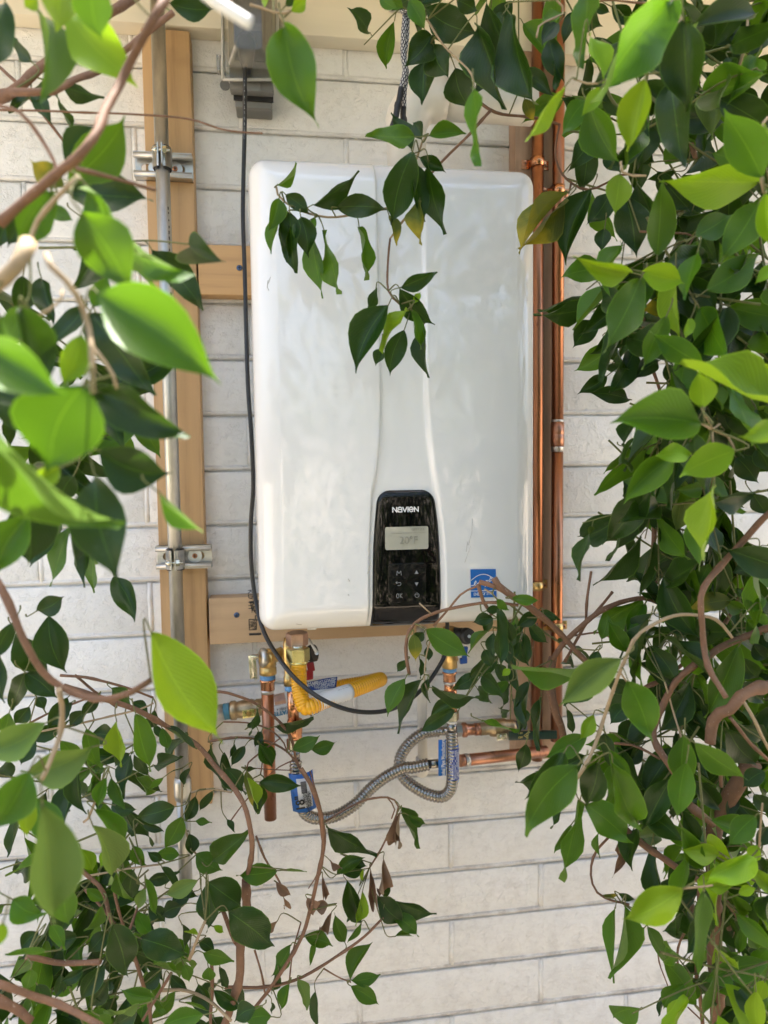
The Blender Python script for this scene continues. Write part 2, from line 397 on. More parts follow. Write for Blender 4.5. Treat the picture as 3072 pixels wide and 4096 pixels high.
def rope_mat():
    m, nt, b, out = newmat('braided_cord')
    v = texco(nt, 'UV', (6, 240, 1))
    s = nt.nodes.new('ShaderNodeSeparateXYZ'); nt.links.new(v, s.inputs[0])
    a = mth(nt, 'FRACT', mth(nt, 'ADD', s.outputs[0], mth(nt, 'MULTIPLY', s.outputs[1], 0.5)))
    c = mth(nt, 'FRACT', mth(nt, 'SUBTRACT', s.outputs[0], mth(nt, 'MULTIPLY', s.outputs[1], 0.5)))
    p = mth(nt, 'LESS_THAN', a, 0.36); q = mth(nt, 'LESS_THAN', c, 0.36)
    k = mth(nt, 'MAXIMUM', p, q)
    nt.links.new(mixc(nt, k, (0.62, 0.60, 0.58), (0.03, 0.03, 0.045)), b.inputs['Base Color']); b.inputs['Roughness'].default_value = 0.8
    return m
M['rope'] = rope_mat()
def bark(name, a, c):
    m, nt, b, out = newmat(name)
    v = texco(nt, 'World'); n = noise_t(nt, v, 90, 5, 0.65); l = noise_t(nt, v, 11, 3)
    col = ramp(nt, mth(nt, 'MULTIPLY_ADD', l, 0.6, mth(nt, 'MULTIPLY', n, 0.45)), [(0.3, c), (0.7, a)])
    sp = ramp(nt, noise_t(nt, v, 330, 2), [(0.66, (0, 0, 0)), (0.72, (1, 1, 1))])
    nt.links.new(mixc(nt, mth(nt, 'MULTIPLY', sp, 0.5), col, (0.46, 0.36, 0.27)), b.inputs['Base Color'])
    b.inputs['Roughness'].default_value = 0.72; nt.links.new(bump(nt, n, 0.5, 0.0012), b.inputs['Normal'])
    return m
M['bark'] = bark('brown_bark', (0.235, 0.118, 0.062), (0.105, 0.054, 0.030))
M['bark_pale'] = bark('tan_bark', (0.42, 0.31, 0.18), (0.24, 0.17, 0.095))
M['twig'] = bark('green_twig', (0.15, 0.17, 0.045), (0.10, 0.085, 0.03))

# ------------------------------------------------------------------ the setting
def sheet(name, x0, x1, y0, y1, z, mat, n=1):
    mb = MB()
    for i in range(n + 1):
        for j in range(n + 1): mb.v.append((x0 + (x1 - x0) * i / n, y0 + (y1 - y0) * j / n, z + (noise.noise(Vector((i * .7, j * .7, 3))) * 0.02 if n > 1 else 0)))
    for i in range(n):
        for j in range(n): mb.face((i * (n + 1) + j, (i + 1) * (n + 1) + j, (i + 1) * (n + 1) + j + 1, i * (n + 1) + j + 1), True)
    return mb.build(name, mat, None, origin=Vector((0, 0, 0)))
tag(sheet('ground', -60, 60, -60, 60, 0.0, M['soil'], 40), kind='structure')

# the block wall: painted blocks laid in running bond, raised painted mortar
Z0, PITCH_Z, X0, HALF = 2.30, 0.1016, 0.22662, 0.18867
wall = empty('block_wall', (0.5, 0.1, 0), 'cream painted block wall with raised joints behind the white water heater', 'wall')
MB().box((-1.7, 0.0075, 0.0), (3.2, 0.2, 2.62)).build('mortar_core', M['mortar'], wall)
bl_mesh = []
for k in range(6):
    bm = bmesh.new(); hx, hz = HALF - 0.0040, PITCH_Z / 2 - 0.0050
    mb = MB().box((-hx, 0, -hz), (hx, 0.03, hz))
    me = bpy.data.meshes.new('block'); me.from_pydata(mb.v, [], mb.f)
    bm.from_mesh(me)
    bmesh.ops.bevel(bm, geom=[e for e in bm.edges if all(v.co.y < 0.01 for v in e.verts)], offset=0.0032, segments=2, profile=0.5, affect='EDGES')
    for v in bm.verts:
        v.co.y += noise.noise(Vector((v.co.x * 9, v.co.z * 14, k * 7.3))) * 0.0016
    for f in bm.faces: f.smooth = True
    bm.to_mesh(me); bm.free(); me.materials.append(M['block']); bl_mesh.append(me)
for r in range(-3, 22):
    zt = Z0 - PITCH_Z * r; zc = zt - PITCH_Z / 2
    par = 1 if r % 2 == 0 else 0
    jm = MB(); hm = MB(); zl = zt - PITCH_Z
    n0 = -10 + par
    xs = [X0 + HALF * (n0 + 2 * k) for k in range(12)]
    for k, xj in enumerate(xs):
        jit = rnd.uniform(-0.004, 0.004)
        if k < len(xs) - 1 and -1.3 < xj + HALF < 2.9:
            o = link('block', bl_mesh[rnd.randrange(6)], Vector((xj + HALF, rnd.uniform(-0.0008, 0.0012), zc + rnd.uniform(-0.0006, 0.0006))), wall)
            o.rotation_euler = (0, 0, 0) if rnd.random() < 0.5 else (0, math.pi, math.pi * 0)
            o.rotation_euler = (0, rnd.uniform(-0.002, 0.002), 0)
        # upright joint: thin raised bead
        hm.tube([Vector((xj + rnd.uniform(-.001, .001), 0.0042, zl + 0.004 + (PITCH_Z - 0.008) * q / 3)) for q in range(4)], [rnd.uniform(0.0048, 0.0056) for _ in range(4)], 8)
    # bed joint: flattened bead along the course, slightly wavy
    pts = [Vector((-1.7 + 4.9 * q / 60, 0.0040 + rnd.uniform(-.0004, .0004), zl + 0.0032 + rnd.uniform(-.0006, .0006))) for q in range(61)]
    jm.tube(pts, [0.0050 + rnd.uniform(-.0005, .0007) for _ in pts], 8)
    jm.build('bed_joint', M['mortar'], wall)
    hm.build('head_joints', M['head_joint'], wall)['kind'] = 'stuff'

# cream board under the eave, roof above it (out of the frame, it shades the wall)
def P3(px, py, d): return P(px, py, d)
zf = (P(60, 115, 0.0).z + P(1100, 105, 0.0).z) / 2
FD = 0.040
ztop = 2.60
zfl = P(700, 78, FD).z
fr = MB().box((-1.7, -FD, zfl), (3.2, -0.001, ztop)).build('frieze_board', M['trimpaint'], bevel=0.003)
tag(fr, 'cream painted wooden trim board running along the top of the wall', 'trim board')
roof = MB(); roof.box((-1.8, -0.52, 2.62), (3.3, 2.4, 2.70)); roof.box((-1.8, -0.56, 2.58), (3.3, -0.521, 2.73))
tag(roof.build('roof_eave', M['soffit']), kind='structure')
bounce_wall = MB().box((-7, -6.2, 0), (8, -6.0, 1.75)).box((-7, -6.24, 1.752), (8, -5.96, 1.82)).build('unseen_bounce_wall', M['bounce_wall'], bevel=0.01)  # unseen wall added across the yard for warm bounce and bright reflections
tag(bounce_wall, kind='structure')

# ------------------------------------------------------------------ lumber fixed to the wall
def board(name, lo, hi, mat, label, parent=None):
    return tag(MB().box(lo, hi).build(name, mat, None, bevel=0.0025), label, 'wood board')
pl, pr = P(301, 300, 0.039), P(419, 620, 0.039)
pxl = (P(300, 100, .039).x + P(365, 1700, .039).x) / 2; pxr = (P(408, 100, .039).x + P(459, 1700, .039).x) / 2
pzt, pzb = P(350, 62, .039).z, P(400, 1742, .039).z
TH = 0.038
board('wood_post', (pxl, -TH, pzb), (pxr, 0, pzt), M['post_wood'], 'upright pine two by four on the wall behind the steel conduit')
b1 = board('wood_board', (pxr + 0.003, -TH, P(470, 636, .039).z), (P(1040, 600, .039).x, 0, P(470, 528, .039).z), M['block_wood'], 'upper level pine board sticking out behind the heater, blue screw in its end')
b2 = board('wood_board', (pxr + 0.004, -TH, P(500, 1391, .039).z), (P(1095, 1350, .039).x, 0, P(500, 1291, .039).z), M['rail_wood'], 'lower level pine rail under the heater, stamped with black lumber grade print')
b3 = board('wood_board', (P(1113, 400, .039).x, -TH, P(1180, 1640, .039).z), (P(1209, 900, .039).x, 0, P(1150, -60, .039).z), M['pipe_board_wood'], 'upright brown board behind the two copper pipes beside the heater')
def screw(parent, x, z, y, r, mat, name='screw'):
    mb = MB().lathe((x, y, z), (x, y - 0.0022, z), [(0, r), (.5, r * .95), (1, r * .55)], 14)
    s = mb.build(name, mat, parent)
    k = MB().box((x - r * .55, y - .0026, z - r * .13), (x + r * .55, y - .0019, z + r * .13)).box((x - r * .13, y - .0027, z - r * .55), (x + r * .13, y - .0018, z + r * .55))
    k.build('cross_recess', M['dark'], s); return s
q = P(517, 578, .04); screw(b1, q.x, q.z, -TH, .0052, M['blue_screw'])
q = P(511, 1329, .04); screw(b2, q.x, q.z, -TH, .0052, M['blue_screw'])
ROTV = (math.pi / 2, math.pi / 2, 0)
for body, px, py, sz, sx in (('KD HT', 541, 1322, .013, 1.0), ('1/4 EE', 548, 1330, .013, 1.0), ('STUD', 556, 1318, .016, 1.0), ('HEM', 549, 1349, .010, .9), ('FIR', 543, 1349, .010, .9)):
    q = P(px, py - (26 if body in ('KD HT', '1/4 EE') else 0), TH)
    lettering('grade_stamp', body, sz, (q.x, -TH - .0006, q.z), M['ink'], b2, ROTV, sx)
mb = MB(); a, c = P(538, 1338, TH), P(554, 1360, TH)
for (x0, z0, x1, z1) in ((a.x, a.z, c.x, a.z), (a.x, c.z, c.x, c.z), (a.x, a.z, a.x, c.z), (c.x, a.z, c.x, c.z)):
    mb.box((min(x0, x1) - .0006, -TH - .0008, min(z0, z1) - .0006), (max(x0, x1) + .0006, -TH - .0003, max(z0, z1) + .0006))
a = P(538, 1368, TH); mb.box((a.x, -TH - .0008, a.z - .004), (a.x + .022, -TH - .0003, a.z))
q = P(549, 1290, TH); cc = Vector((q.x, -TH - .0005, q.z - .018))
strokes(mb, [[(.006 * math.cos(t * .5), .006 * math.sin(t * .5)) for t in range(14)]], cc, Vector((1, 0, 0)), Vector((0, 0, 1)), .0012)
a = P(538, 1280, TH); mb.box((a.x, -TH - .0008, a.z - .020), (a.x + .022, -TH - .0003, a.z - .016))
mb.build('stamp_mark', M['ink'], b2)

# ------------------------------------------------------------------ steel conduit with two strut clamps
DC = 0.082; RC = 0.0117
c0 = P(337, 60, DC); c1 = P(414, 1700, DC); cx = (P(335, 60, DC).x + P(413, 1700, DC).x) / 2
cx = (P(337, 200, DC).x + P(390, 1300, DC).x) / 2
zb = P(405, 1690, DC).z
con = empty('conduit', (cx, -DC, zb - .02), 'galvanised steel conduit running up the wall in front of the pine post', 'pipe')
MB().tube([(cx, -DC, zb), (cx, -DC, 2.56)], RC, 24).build('pipe', M['galv'], con)
MB().lathe((cx, -DC, zb - .03), (cx, -DC, zb + .012), [(0, RC * 1.15), (.25, RC * 1.3), (.75, RC * 1.3), (1, RC * 1.1)], 24).build('coupling', M['galv'], con)
MB().tube([(cx, -DC, zb - .03), (cx, -DC, zb - .20)], RC, 20).build('lower_pipe', M['galv'], con)
q = P(372, 455, DC - RC); pm_ = MB()
for k in range(26):
    a = 0.75 + 0.1 * rnd.random(); z = q.z - k * .010 - rnd.random() * .004
    x = cx + RC * math.sin(a) * 1.01; y = -DC - RC * math.cos(a) * 1.01
    pm_.obox((x, y, z), Vector((math.cos(a), math.sin(a), 0)) * .0009, Vector((0, -1, 0)) * .0003, Vector((0, 0, .0014 + .0016 * rnd.random())))
pm_.build('printed_mark', M['ink'], con)
def strut(zc, wide, bolt_up, lab, lab2):
    x0, x1 = wide; h = .0205; y0, y1 = -TH - .001, -TH - .0215; t = .0024
    r = empty('strut_channel', ((x0 + x1) / 2, y0, zc - h), lab, 'bracket', 'strut channels holding the conduit')
    mb = MB(); 
    # back web with two oval slots
    rim = []; bm = bmesh.new()
    outer = [(x0, zc - h), (x1, zc - h), (x1, zc + h), (x0, zc + h)]
    def slot(c, hw, rr):
        o = []
        for k in range(16):
            a = math.pi / 2 + math.pi * k / 15; o.append((c - hw + rr * math.cos(a), zc + rr * math.sin(a)))
        for k in range(16):
            a = -math.pi / 2 + math.pi * k / 15; o.append((c + hw + rr * math.cos(a), zc + rr * math.sin(a)))
        return o
    loops = [outer, slot(x0 + .022, .0055, .0072), slot(x1 - .026, .0055, .0072)]
    es = []
    for lp in loops:
        vs_ = [bm.verts.new((a, y0, b)) for a, b in lp]
        es += [bm.edges.new((vs_[i], vs_[(i + 1) % len(vs_)])) for i in range(len(vs_))]
    bmesh.ops.triangle_fill(bm, edges=es, use_beauty=True)
    ext = bmesh.ops.extrude_face_region(bm, geom=bm.faces[:])
    for v in [g for g in ext['geom'] if isinstance(g, bmesh.types.BMVert)]: v.co.y -= t
    bmesh.ops.recalc_face_normals(bm, faces=bm.faces[:])
    me = bpy.data.meshes.new('web'); bm.to_mesh(me); bm.free(); me.materials.append(M['zinc'])
    o = Vector(((x0 + x1) / 2, y0, zc - h)); me.transform(Matrix.Translation(-o)); link('web', me, o, r)
    for s in (1, -1):
        fl = MB(); zz = zc + s * h
        fl.box((x0, y1, min(zz, zz - s * t)), (x1, y0 - .0001, max(zz, zz - s * t)))
        fl.tube([(x0, y1 + .0028, zz - s * .0052), (x1, y1 + .0028, zz - s * .0052)], .0049, 12)
        fl.build('lip', M['zinc'], r, bevel=0)
    wx = x1 - .030
    wsh = MB().lathe((wx, y0 - t - .0002, zc), (wx, y0 - t - .0022, zc), [(0, .0125), (1, .0125)], 24).build('washer', M['washer'], r)
    screw(wsh, wx, zc, y0 - t - .0022, .0046, M['coppers'])
    MB().lathe((x0 + .034, y0 - t - .0002, zc), (x0 + .034, y0 - t - .0022, zc), [(0, .0125), (1, .0125)], 24).build('washer', M['washer'], r)
    # two-piece pipe clamp
    c = empty('pipe_clamp', (cx, -DC, zc - .02), lab2, 'clamp', 'pipe clamps on the conduit')
    for s in (-1, 1):
        prof = []
        for k in range(13):
            a = math.radians(14 + (152 - 14) * k / 12)
            prof.append((cx + s * math.sin(a) * (RC + .0042), -DC - math.cos(a) * (RC + .0042)))
        inn = [(cx + s * math.sin(math.radians(14 + 138 * k / 12)) * (RC + .0026), -DC - math.cos(math.radians(14 + 138 * k / 12)) * (RC + .0026)) for k in range(13)]
        ear = [(cx + s * .0040, -DC - RC - .0145), (cx + s * .0022, -DC - RC - .0145)]
        zt, zb_ = zc + .0165, zc - .0165
        mb = MB()
        ring = [ear[0]] + prof + inn[::-1] + [ear[1]]
        b = len(mb.v); n = len(ring)
        for (x, y) in ring: mb.v.append((x, y, zb_))
        for (x, y) in ring: mb.v.append((x, y, zt))
        for k in range(n):
            mb.face((b + k, b + (k + 1) % n, b + n + (k + 1) % n, b + n + k), 1 < k < 12)
        for base in (b, b + n):
            for k in range(n // 2 - 0):
                a_, b_, c_, d_ = k, k + 1, n - 2 - k, n - 1 - k
                if b_ < c_: mb.face((base + a_, base + b_, base + c_, base + d_))
        half = mb.build('clamp_half', M['zinc'], c)
        for rr in (-1, 1):
            half_in = MB(); zz = zc + rr * .0172
            half_in.tube([(cx + s * math.sin(math.radians(20 + 120 * k / 10)) * (RC + .0018), -DC - math.cos(math.radians(20 + 120 * k / 10)) * (RC + .0018), zz) for k in range(11)], .0017, 6)
            half_in.build('rubber_liner', M['rubber'], half)
    bz = zc + (.006 if bolt_up else -.004); by = -DC - RC - .0095
    bo = MB().tube([(cx - .013, by, bz), (cx + .016, by, bz)], .0026, 10)
    bo.lathe((cx + .0046, by, bz), (cx + .0105, by, bz), [(0, .0062), (1, .0062)], 6, False)
    bo.lathe((cx - .0100, by, bz), (cx - .0046, by, bz), [(0, .0048), (1, .0058)], 14)
    bo.build('clamp_bolt', M['chrome'], c)
q = P(350, 355, .06); strut(q.z, (P(288, 355, .06).x, P(414, 355, .06).x), True, 'upper galvanised strut bracket across the pine post', 'upper steel pipe clamp gripping the conduit with a bolt')
q = P(396, 1204, .06); strut(q.z, (P(336, 1204, .06).x, P(456, 1204, .06).x), False, 'lower galvanised strut bracket across the pine post', 'lower steel pipe clamp gripping the conduit with a bolt')

# ------------------------------------------------------------------ outlet box with clear cover, plug and black cord
OX = P(541, 130, .06).x
def at(px, py, d): return P(px, py, d)
ob = empty('outlet_box', (OX, 0, P(541, 235, .06).z), 'grey weatherproof outlet box with clear bubble cover high on the wall', 'outlet box')
zA = at(541, 234, .05).z; zB = at(541, 205, .075).z; zC = at(541, 170, .09).z
xl, xr = at(507, 220, .06).x, at(588, 220, .06).x
MB().box((xl, -.052, zA), (xr, -.041, zA + .16)).box((xl, -.041, zA + .004), (xr, -.001, zA + .16)).build('back_box', M['greybox'], ob, bevel=.004)
MB().box((xl - .002, -.056, zB - .0), (xr + .002, -.0525, zB + .15)).build('gasket', M['rubber'], ob)
MB().box((at(496, 190, .08).x, -.078, zB + .006), (at(591, 190, .08).x, -.0565, zB + .17)).build('cover_base', M['greybox'], ob, bevel=.004)
MB().box((at(532, 190, .085).x, -.084, at(541, 195, .085).z), (at(562, 190, .085).x, -.0785, at(541, 176, .085).z)).build('latch', M['greybox'], ob, bevel=.0015)
# clear hood: rim, sloping sides and domed front
def hood():
    mb = MB()
    secs = []   # (y, x0, x1, z0, z1)
    zt = at(541, -10, .1).z
    X = lambda px, d: at(px, 90, d).x
    Z = lambda py, d: at(541, py, d).z
    secs = [(-.079, X(481, .08), X(599, .08), Z(172, .08), zt + .03), (-.092, X(481, .09), X(599, .09), Z(172, .09), zt + .03),
            (-.0935, X(488, .093), X(590, .093), Z(156, .093), zt + .025), (-.112, X(492, .11), X(588, .11), Z(148, .11), zt + .02),
            (-.128, X(503, .128), X(570, .128), Z(114, .128), zt + .0), (-.132, X(506, .13), X(566, .13), Z(108, .13), zt - .005)]
    rings = []
    for (y, x0, x1, z0, z1) in secs:
        r = .009; pts = []
        for (cx_, cz_, a0) in ((x1 - r, z1 - r, 0), (x0 + r, z1 - r, 90), (x0 + r, z0 + r, 180), (x1 - r, z0 + r, 270)):
            for k in range(5):
                a = math.radians(a0 + 90 * k / 4); pts.append((cx_ + r * math.cos(a), y, cz_ + r * math.sin(a)))
        rings.append(pts)
    n = 20
    for pts in rings: mb.v += pts
    for i in range(len(rings) - 1):
        for k in range(n): mb.face((i * n + k, i * n + (k + 1) % n, (i + 1) * n + (k + 1) % n, (i + 1) * n + k), False)
    mb.face([(len(rings) - 1) * n + k for k in range(n)])
    return mb
hd = hood().build('clear_cover', M['clear'], ob)
md = hd.modifiers.new('shell', 'SOLIDIFY'); md.thickness = 0.0022; md.offset = 0
rimb = MB(); 
for (px0, py0, px1, py1) in ((481, 172, 599, 172), (481, 20, 481, 172), (599, 20, 599, 172)):
    rimb.tube([at(px0, py0, .0935), at(px1, py1, .0935)], .0026, 8)
rimb.build('cover_rim', M['frost'], ob)
for px, py in ((478, 140), (603, 48)):
    q = at(px, py, .07); MB().box((q.x - .007, -.078, q.z - .012), (q.x + .007, -.06, q.z + .012)).tube([(q.x, -.07, q.z - .013), (q.x, -.07, q.z + .013)], .0045, 10).build('hinge_lug', M['clear'], ob)
q = at(484, 165, .06); MB().lathe((q.x, -.0445, q.z - .006), (q.x, -.0415, q.z - .006), [(0, .0085), (1, .0085)], 16).build('mounting_ear', M['greybox'], ob)
q = at(540, 60, .08); rc_ = MB().box((q.x - .026, -.083, q.z - .055), (q.x + .026, -.0785, q.z + .045)).build('receptacle', M['dark_box'], ob, bevel=.002)
q = at(545, 57, .085); MB().box((q.x - .017, -.0848, q.z - .006), (q.x + .017, -.0832, q.z + .006)).build('name_plate', M['greybox'], rc_, bevel=.0006)
# plug and power cord
pc = empty('power_cord', at(531, 172, .1), 'black power cord hanging from the outlet box and looping under the heater', 'cord')
qa = at(532, 96, .10); MB().tube([qa + Vector((0, .02, .006)), qa + Vector((0, 0, .004)), qa, qa + Vector((0, 0, -.03)), qa + Vector((0, 0, -.05))], [.014, .016, .016, .011, .0045], 14).build('plug', M['black_plastic'], pc)
pth = [(531, 132, .102), (529, 172, .115), (529, 230, .10), (528, 300, .09), (526, 380, .09), (525, 470, .10), (529, 600, .12), (532, 720, .125), (536, 840, .13), (543, 940, .135), (547, 1050, .135), (542, 1130, .13), (543, 1220, .13), (553, 1300, .14), (570, 1365, .17), (605, 1425, .22), (645, 1473, .25), (700, 1513, .27), (765, 1536, .27), (830, 1536, .25), (880, 1515, .22), (920, 1480, .20), (945, 1445, .19), (962, 1412, .185), (966, 1380, .18), (966, 1340, .17)]
cpts = resample(cat_rom([P(*a) for a in pth], 10), .008)
MB().tube(cpts, .0036, 12).build('cable', M['cord'], pc)
mk = MB()
for k in range(36):
    q = P(528.5 - k * .05, 182 + k * 3.1, .107) ; q.y -= .0
    i = min(range(len(cpts)), key=lambda j: abs(cpts[j].z - q.z)); c = cpts[i]
    mk.obox((c.x - .0004, c.y - .0036, q.z), Vector((.0007, 0, 0)), Vector((0, .0002, 0)), Vector((0, 0, .0012 * rnd.random() + .0003)))
mk.build('printed_mark', M['grey_ink'], pc)

# ------------------------------------------------------------------ the water heater
DF = 0.262           # distance of the front rim line
wx0 = (P(535, 480, .235).x + P(562, 1300, .235).x) / 2
wx1 = (P(1148, 480, .235).x + P(1155, 1280, .235).x) / 2
wz1 = (P(640, 343, .25).z + P(1090, 358, .25).z) / 2; wz0 = (P(640, 1368, .255).z + P(1080, 1345, .255).z) / 2
HW, HH = (wx1 - wx0) / 2, (wz1 - wz0) / 2; HX, HZ = (wx0 + wx1) / 2, (wz0 + wz1) / 2
D0, BULGE, RE, CR = 0.268, 0.022, 0.040, 0.026
print('heater', HW * 2, HH * 2, HX, HZ, 'cam', CAM.x)
wh = empty('water_heater', (HX, -.05, wz0), 'white glossy wall mounted tankless water heater with black control panel', 'water heater')
def lerp_tab(tab, z):
    if z >= tab[0][0]: return tab[0][1]
    for (za, a), (zb_, b) in zip(tab, tab[1:]):
        if z >= zb_: t = (za - z) / (za - zb_); return a + (b - a) * t
    return tab[-1][1]
def ztab(pairs): return [(P(px, py, .285).z, P(px, py, .285).x) for px, py in pairs]
GL = ztab([(812, 350), (817, 600), (822, 860), (820, 950), (812, 1030), (803, 1070), (798, 1180), (798, 1366)])
GR = ztab([(918, 350), (916, 600), (920, 860), (926, 940), (936, 1020), (944, 1066), (958, 1180), (964, 1366)])
GL2 = ztab([(806, 350), (808, 600), (811, 860), (809, 950), (803, 1030), (796, 1070), (792, 1180), (792, 1366)])
def sstep(a, b, x):
    t = max(0, min(1, (x - a) / (b - a))); return t * t * (3 - 2 * t)
ZGT = P(860, 560, .285).z
def cover_d(x, z, groove=True):
    ax, az = abs(x - HX), abs(z - HZ)
    qx, qz = ax - (HW - CR), az - (HH - CR)
    e = CR - math.hypot(max(qx, 0), max(qz, 0)) - min(max(qx, qz), 0)      # inward distance from the outline
    e = max(e, 0.0); R = RE
    d = D0 - R * (1 - math.sqrt(max(0, 1 - (1 - min(e, R) / R) ** 2)))
    d += BULGE * (1 - (ax / HW) ** 2) * (1 - 0.5 * (az / HH) ** 4) * min(1, e / R)
    if groove:
        gl, gr = lerp_tab(GL, z), lerp_tab(GR, z)
        right = sstep(ZGT + .12, ZGT - .10, z)
        s_l = sstep(gl - .0018, gl + .0022, x); s_r = sstep(gr - .0040, gr + .0040, x)
        inside = s_l * (1 - s_r * (right * .9 + .1)) * (1 if x < (gl + gr) / 2 else 1)
        d -= .0078 * inside * min(1, e / .02)
        if x > (gl + gr) / 2: d += 0.0
    return d
def clustered(lo, hi, n, edge, ne):
    out = [lo + edge * (1 - math.cos(math.pi / 2 * k / ne)) for k in range(ne)]
    out += [lo + edge + (hi - lo - 2 * edge) * k / n for k in range(n + 1)]
    out += [hi - edge * (1 - math.cos(math.pi / 2 * k / ne)) for k in range(ne - 1, -1, -1)]
    return out
us = clustered(-1, 1, 230, .17, 14); zs = clustered(HZ - HH, HZ + HH, 60, .045, 10)
mb = MB(); nu = len(us)
for z in zs:
    az = abs(z - HZ) - (HH - CR)
    hw = HW - (CR - math.sqrt(max(0, CR * CR - max(0, az) ** 2)))
    for u in us:
        x = HX + u * hw; mb.v.append((x, -cover_d(x, z), z))
for i in range(len(zs) - 1):
    for k in range(nu - 1): mb.face((i * nu + k, i * nu + k + 1, (i + 1) * nu + k + 1, (i + 1) * nu + k), True)
loop = [k for k in range(nu)] + [i * nu + nu - 1 for i in range(1, len(zs))] + [(len(zs) - 1) * nu + k for k in range(nu - 2, -1, -1)] + [i * nu for i in range(len(zs) - 2, 0, -1)]
prev = loop
for yy in (-.20, -.10, -.062):
    b = len(mb.v); mb.v += [(mb.v[k][0], yy, mb.v[k][2]) for k in loop]
    cur = list(range(b, b + len(loop)))
    for k in range(len(loop)):
        k2 = (k + 1) % len(loop); mb.face((prev[k], cur[k], cur[k2], prev[k2]), True)
    prev = cur
cov = mb.build('front_cover', M['enamel'], wh)
MB().box((wx0 + .012, -.066, wz0 + .012), (wx1 - .012, -.0395, wz1 - .012)).build('body', M['enamel'], wh, bevel=.004)
# black control panel
PLx = ztab([(819, 1059), (814, 1085), (810, 1130), (807, 1180), (806, 1240), (806, 1364)])
PRx = ztab([(934, 1059), (941, 1085), (947, 1130), (951, 1180), (954, 1240), (957, 1364)])
zpt, zpb = P(876, 1059, .29).z, wz0 + .001
mb = MB(); NZ, NX = 60, 24
zz = [zpt + (zpb - zpt) * (1 - math.cos(math.pi * .5 * (.02 + .98 * k / NZ))) / 1 if False else zpt + (zpb - zpt) * k / NZ for k in range(NZ + 1)]
zz = [zpt, zpt - .0006, zpt - .0018, zpt - .004, zpt - .007, zpt - .011, zpt - .016] + [z for z in zz if zpt - .017 > z > zpb + .03] + [zpb + .03 * (1 - math.sin(math.pi / 2 * k / 10)) for k in range(11)]
CRP = .016
for z in zz:
    l, r_ = lerp_tab(PLx, z), lerp_tab(PRx, z)
    top = zpt - z
    cut = CRP - math.sqrt(max(0, CRP ** 2 - max(0, CRP - top) ** 2))
    for k in range(NX + 1):
        u = k / NX; u = .5 - .5 * math.cos(math.pi * u) if k not in (0, NX) else u
        x = l + cut + (r_ - l - 2 * cut) * u
        lift = .0022 * min(1, min(u, 1 - u) * 30 + .15) * min(1, top / .002 + .1)
        # the panel face itself is flatter than the cover around it
        d = cover_d(x, z, True) + lift + .0034 * math.sin(math.pi * u) ** .35 * min(1, top / .006)
        mb.v.append((x, -d, z))
for i in range(len(zz) - 1):
    for k in range(NX): mb.face((i * (NX + 1) + k, (i + 1) * (NX + 1) + k, (i + 1) * (NX + 1) + k + 1, i * (NX + 1) + k + 1), True)
pan = mb.build('control_panel', M['black_gloss'], wh)
def pan_y(x, z): return -(cover_d(x, z, True) + .0022 + .0034)
pan_d = lambda px, py: 0.289
def rrect(mb, x0, x1, z0, z1, r, y0, y1, n=6):
    ring = []
    for (a, b, s) in ((x1 - r, z1 - r, 0), (x0 + r, z1 - r, 90), (x0 + r, z0 + r, 180), (x1 - r, z0 + r, 270)):
        for k in range(n + 1):
            t = math.radians(s + 90 * k / n); ring.append((a + r * math.cos(t), b + r * math.sin(t)))
    b0 = len(mb.v); m = len(ring)
    for (a, b) in ring: mb.v.append((a, y0(a, b) if callable(y0) else y0, b))
    for (a, b) in ring: mb.v.append((a, y1(a, b) if callable(y1) else y1, b))
    for k in range(m): mb.face((b0 + k, b0 + (k + 1) % m, b0 + m + (k + 1) % m, b0 + m + k))
    mb.face([b0 + m + k for k in range(m)]); return mb
def PP(px, py): return P(px, py, .2885)
a, b = PP(832, 1139), PP(926, 1186)
zm_ = (a.z + b.z) / 2
scr = rrect(MB(), a.x, b.x, b.z, a.z, .003, lambda x, z: pan_y(x, z) + .002, lambda x, z: pan_y(x, z) - .0007).build('display_screen', M['lcd'], pan)
ys = min(pan_y(a.x, a.z), pan_y(b.x, b.z), pan_y((a.x + b.x) / 2, zm_)) - .0013
q = PP(903, 1143.5); lettering('display_digits', 'GPM 2.5', .0050, (q.x, ys, q.z), M['lcd_ink'], pan, sx=1.15)
q = PP(883, 1168); lettering('display_digits', '20\u00b0F', .0165, (q.x, ys, q.z), M['lcd_ink'], pan, sx=.95)
a2, b2_ = PP(846, 1151), PP(921, 1150.5); MB().box((a2.x, ys - .0002, b2_.z - .0003), (b2_.x, ys, b2_.z + .0003)).build('display_line', M['lcd_ink'], pan)
a, b = PP(838, 1218.5), PP(922, 1306)
key = rrect(MB(), a.x, b.x, b.z, a.z, .006, lambda x, z: pan_y(x, z) + .002, lambda x, z: pan_y(x, z) - .0020)
key = key.build('keypad', M['keypad'], pan, bevel=.0008)
yk = min(pan_y((a.x + b.x) / 2, z) for z in (a.z, b.z)) - .0030
MX = Vector((1, 0, 0)); MZ = Vector((0, 0, 1))
q = PP(876, 1100.5); qy = pan_y(q.x, q.z) - .0008
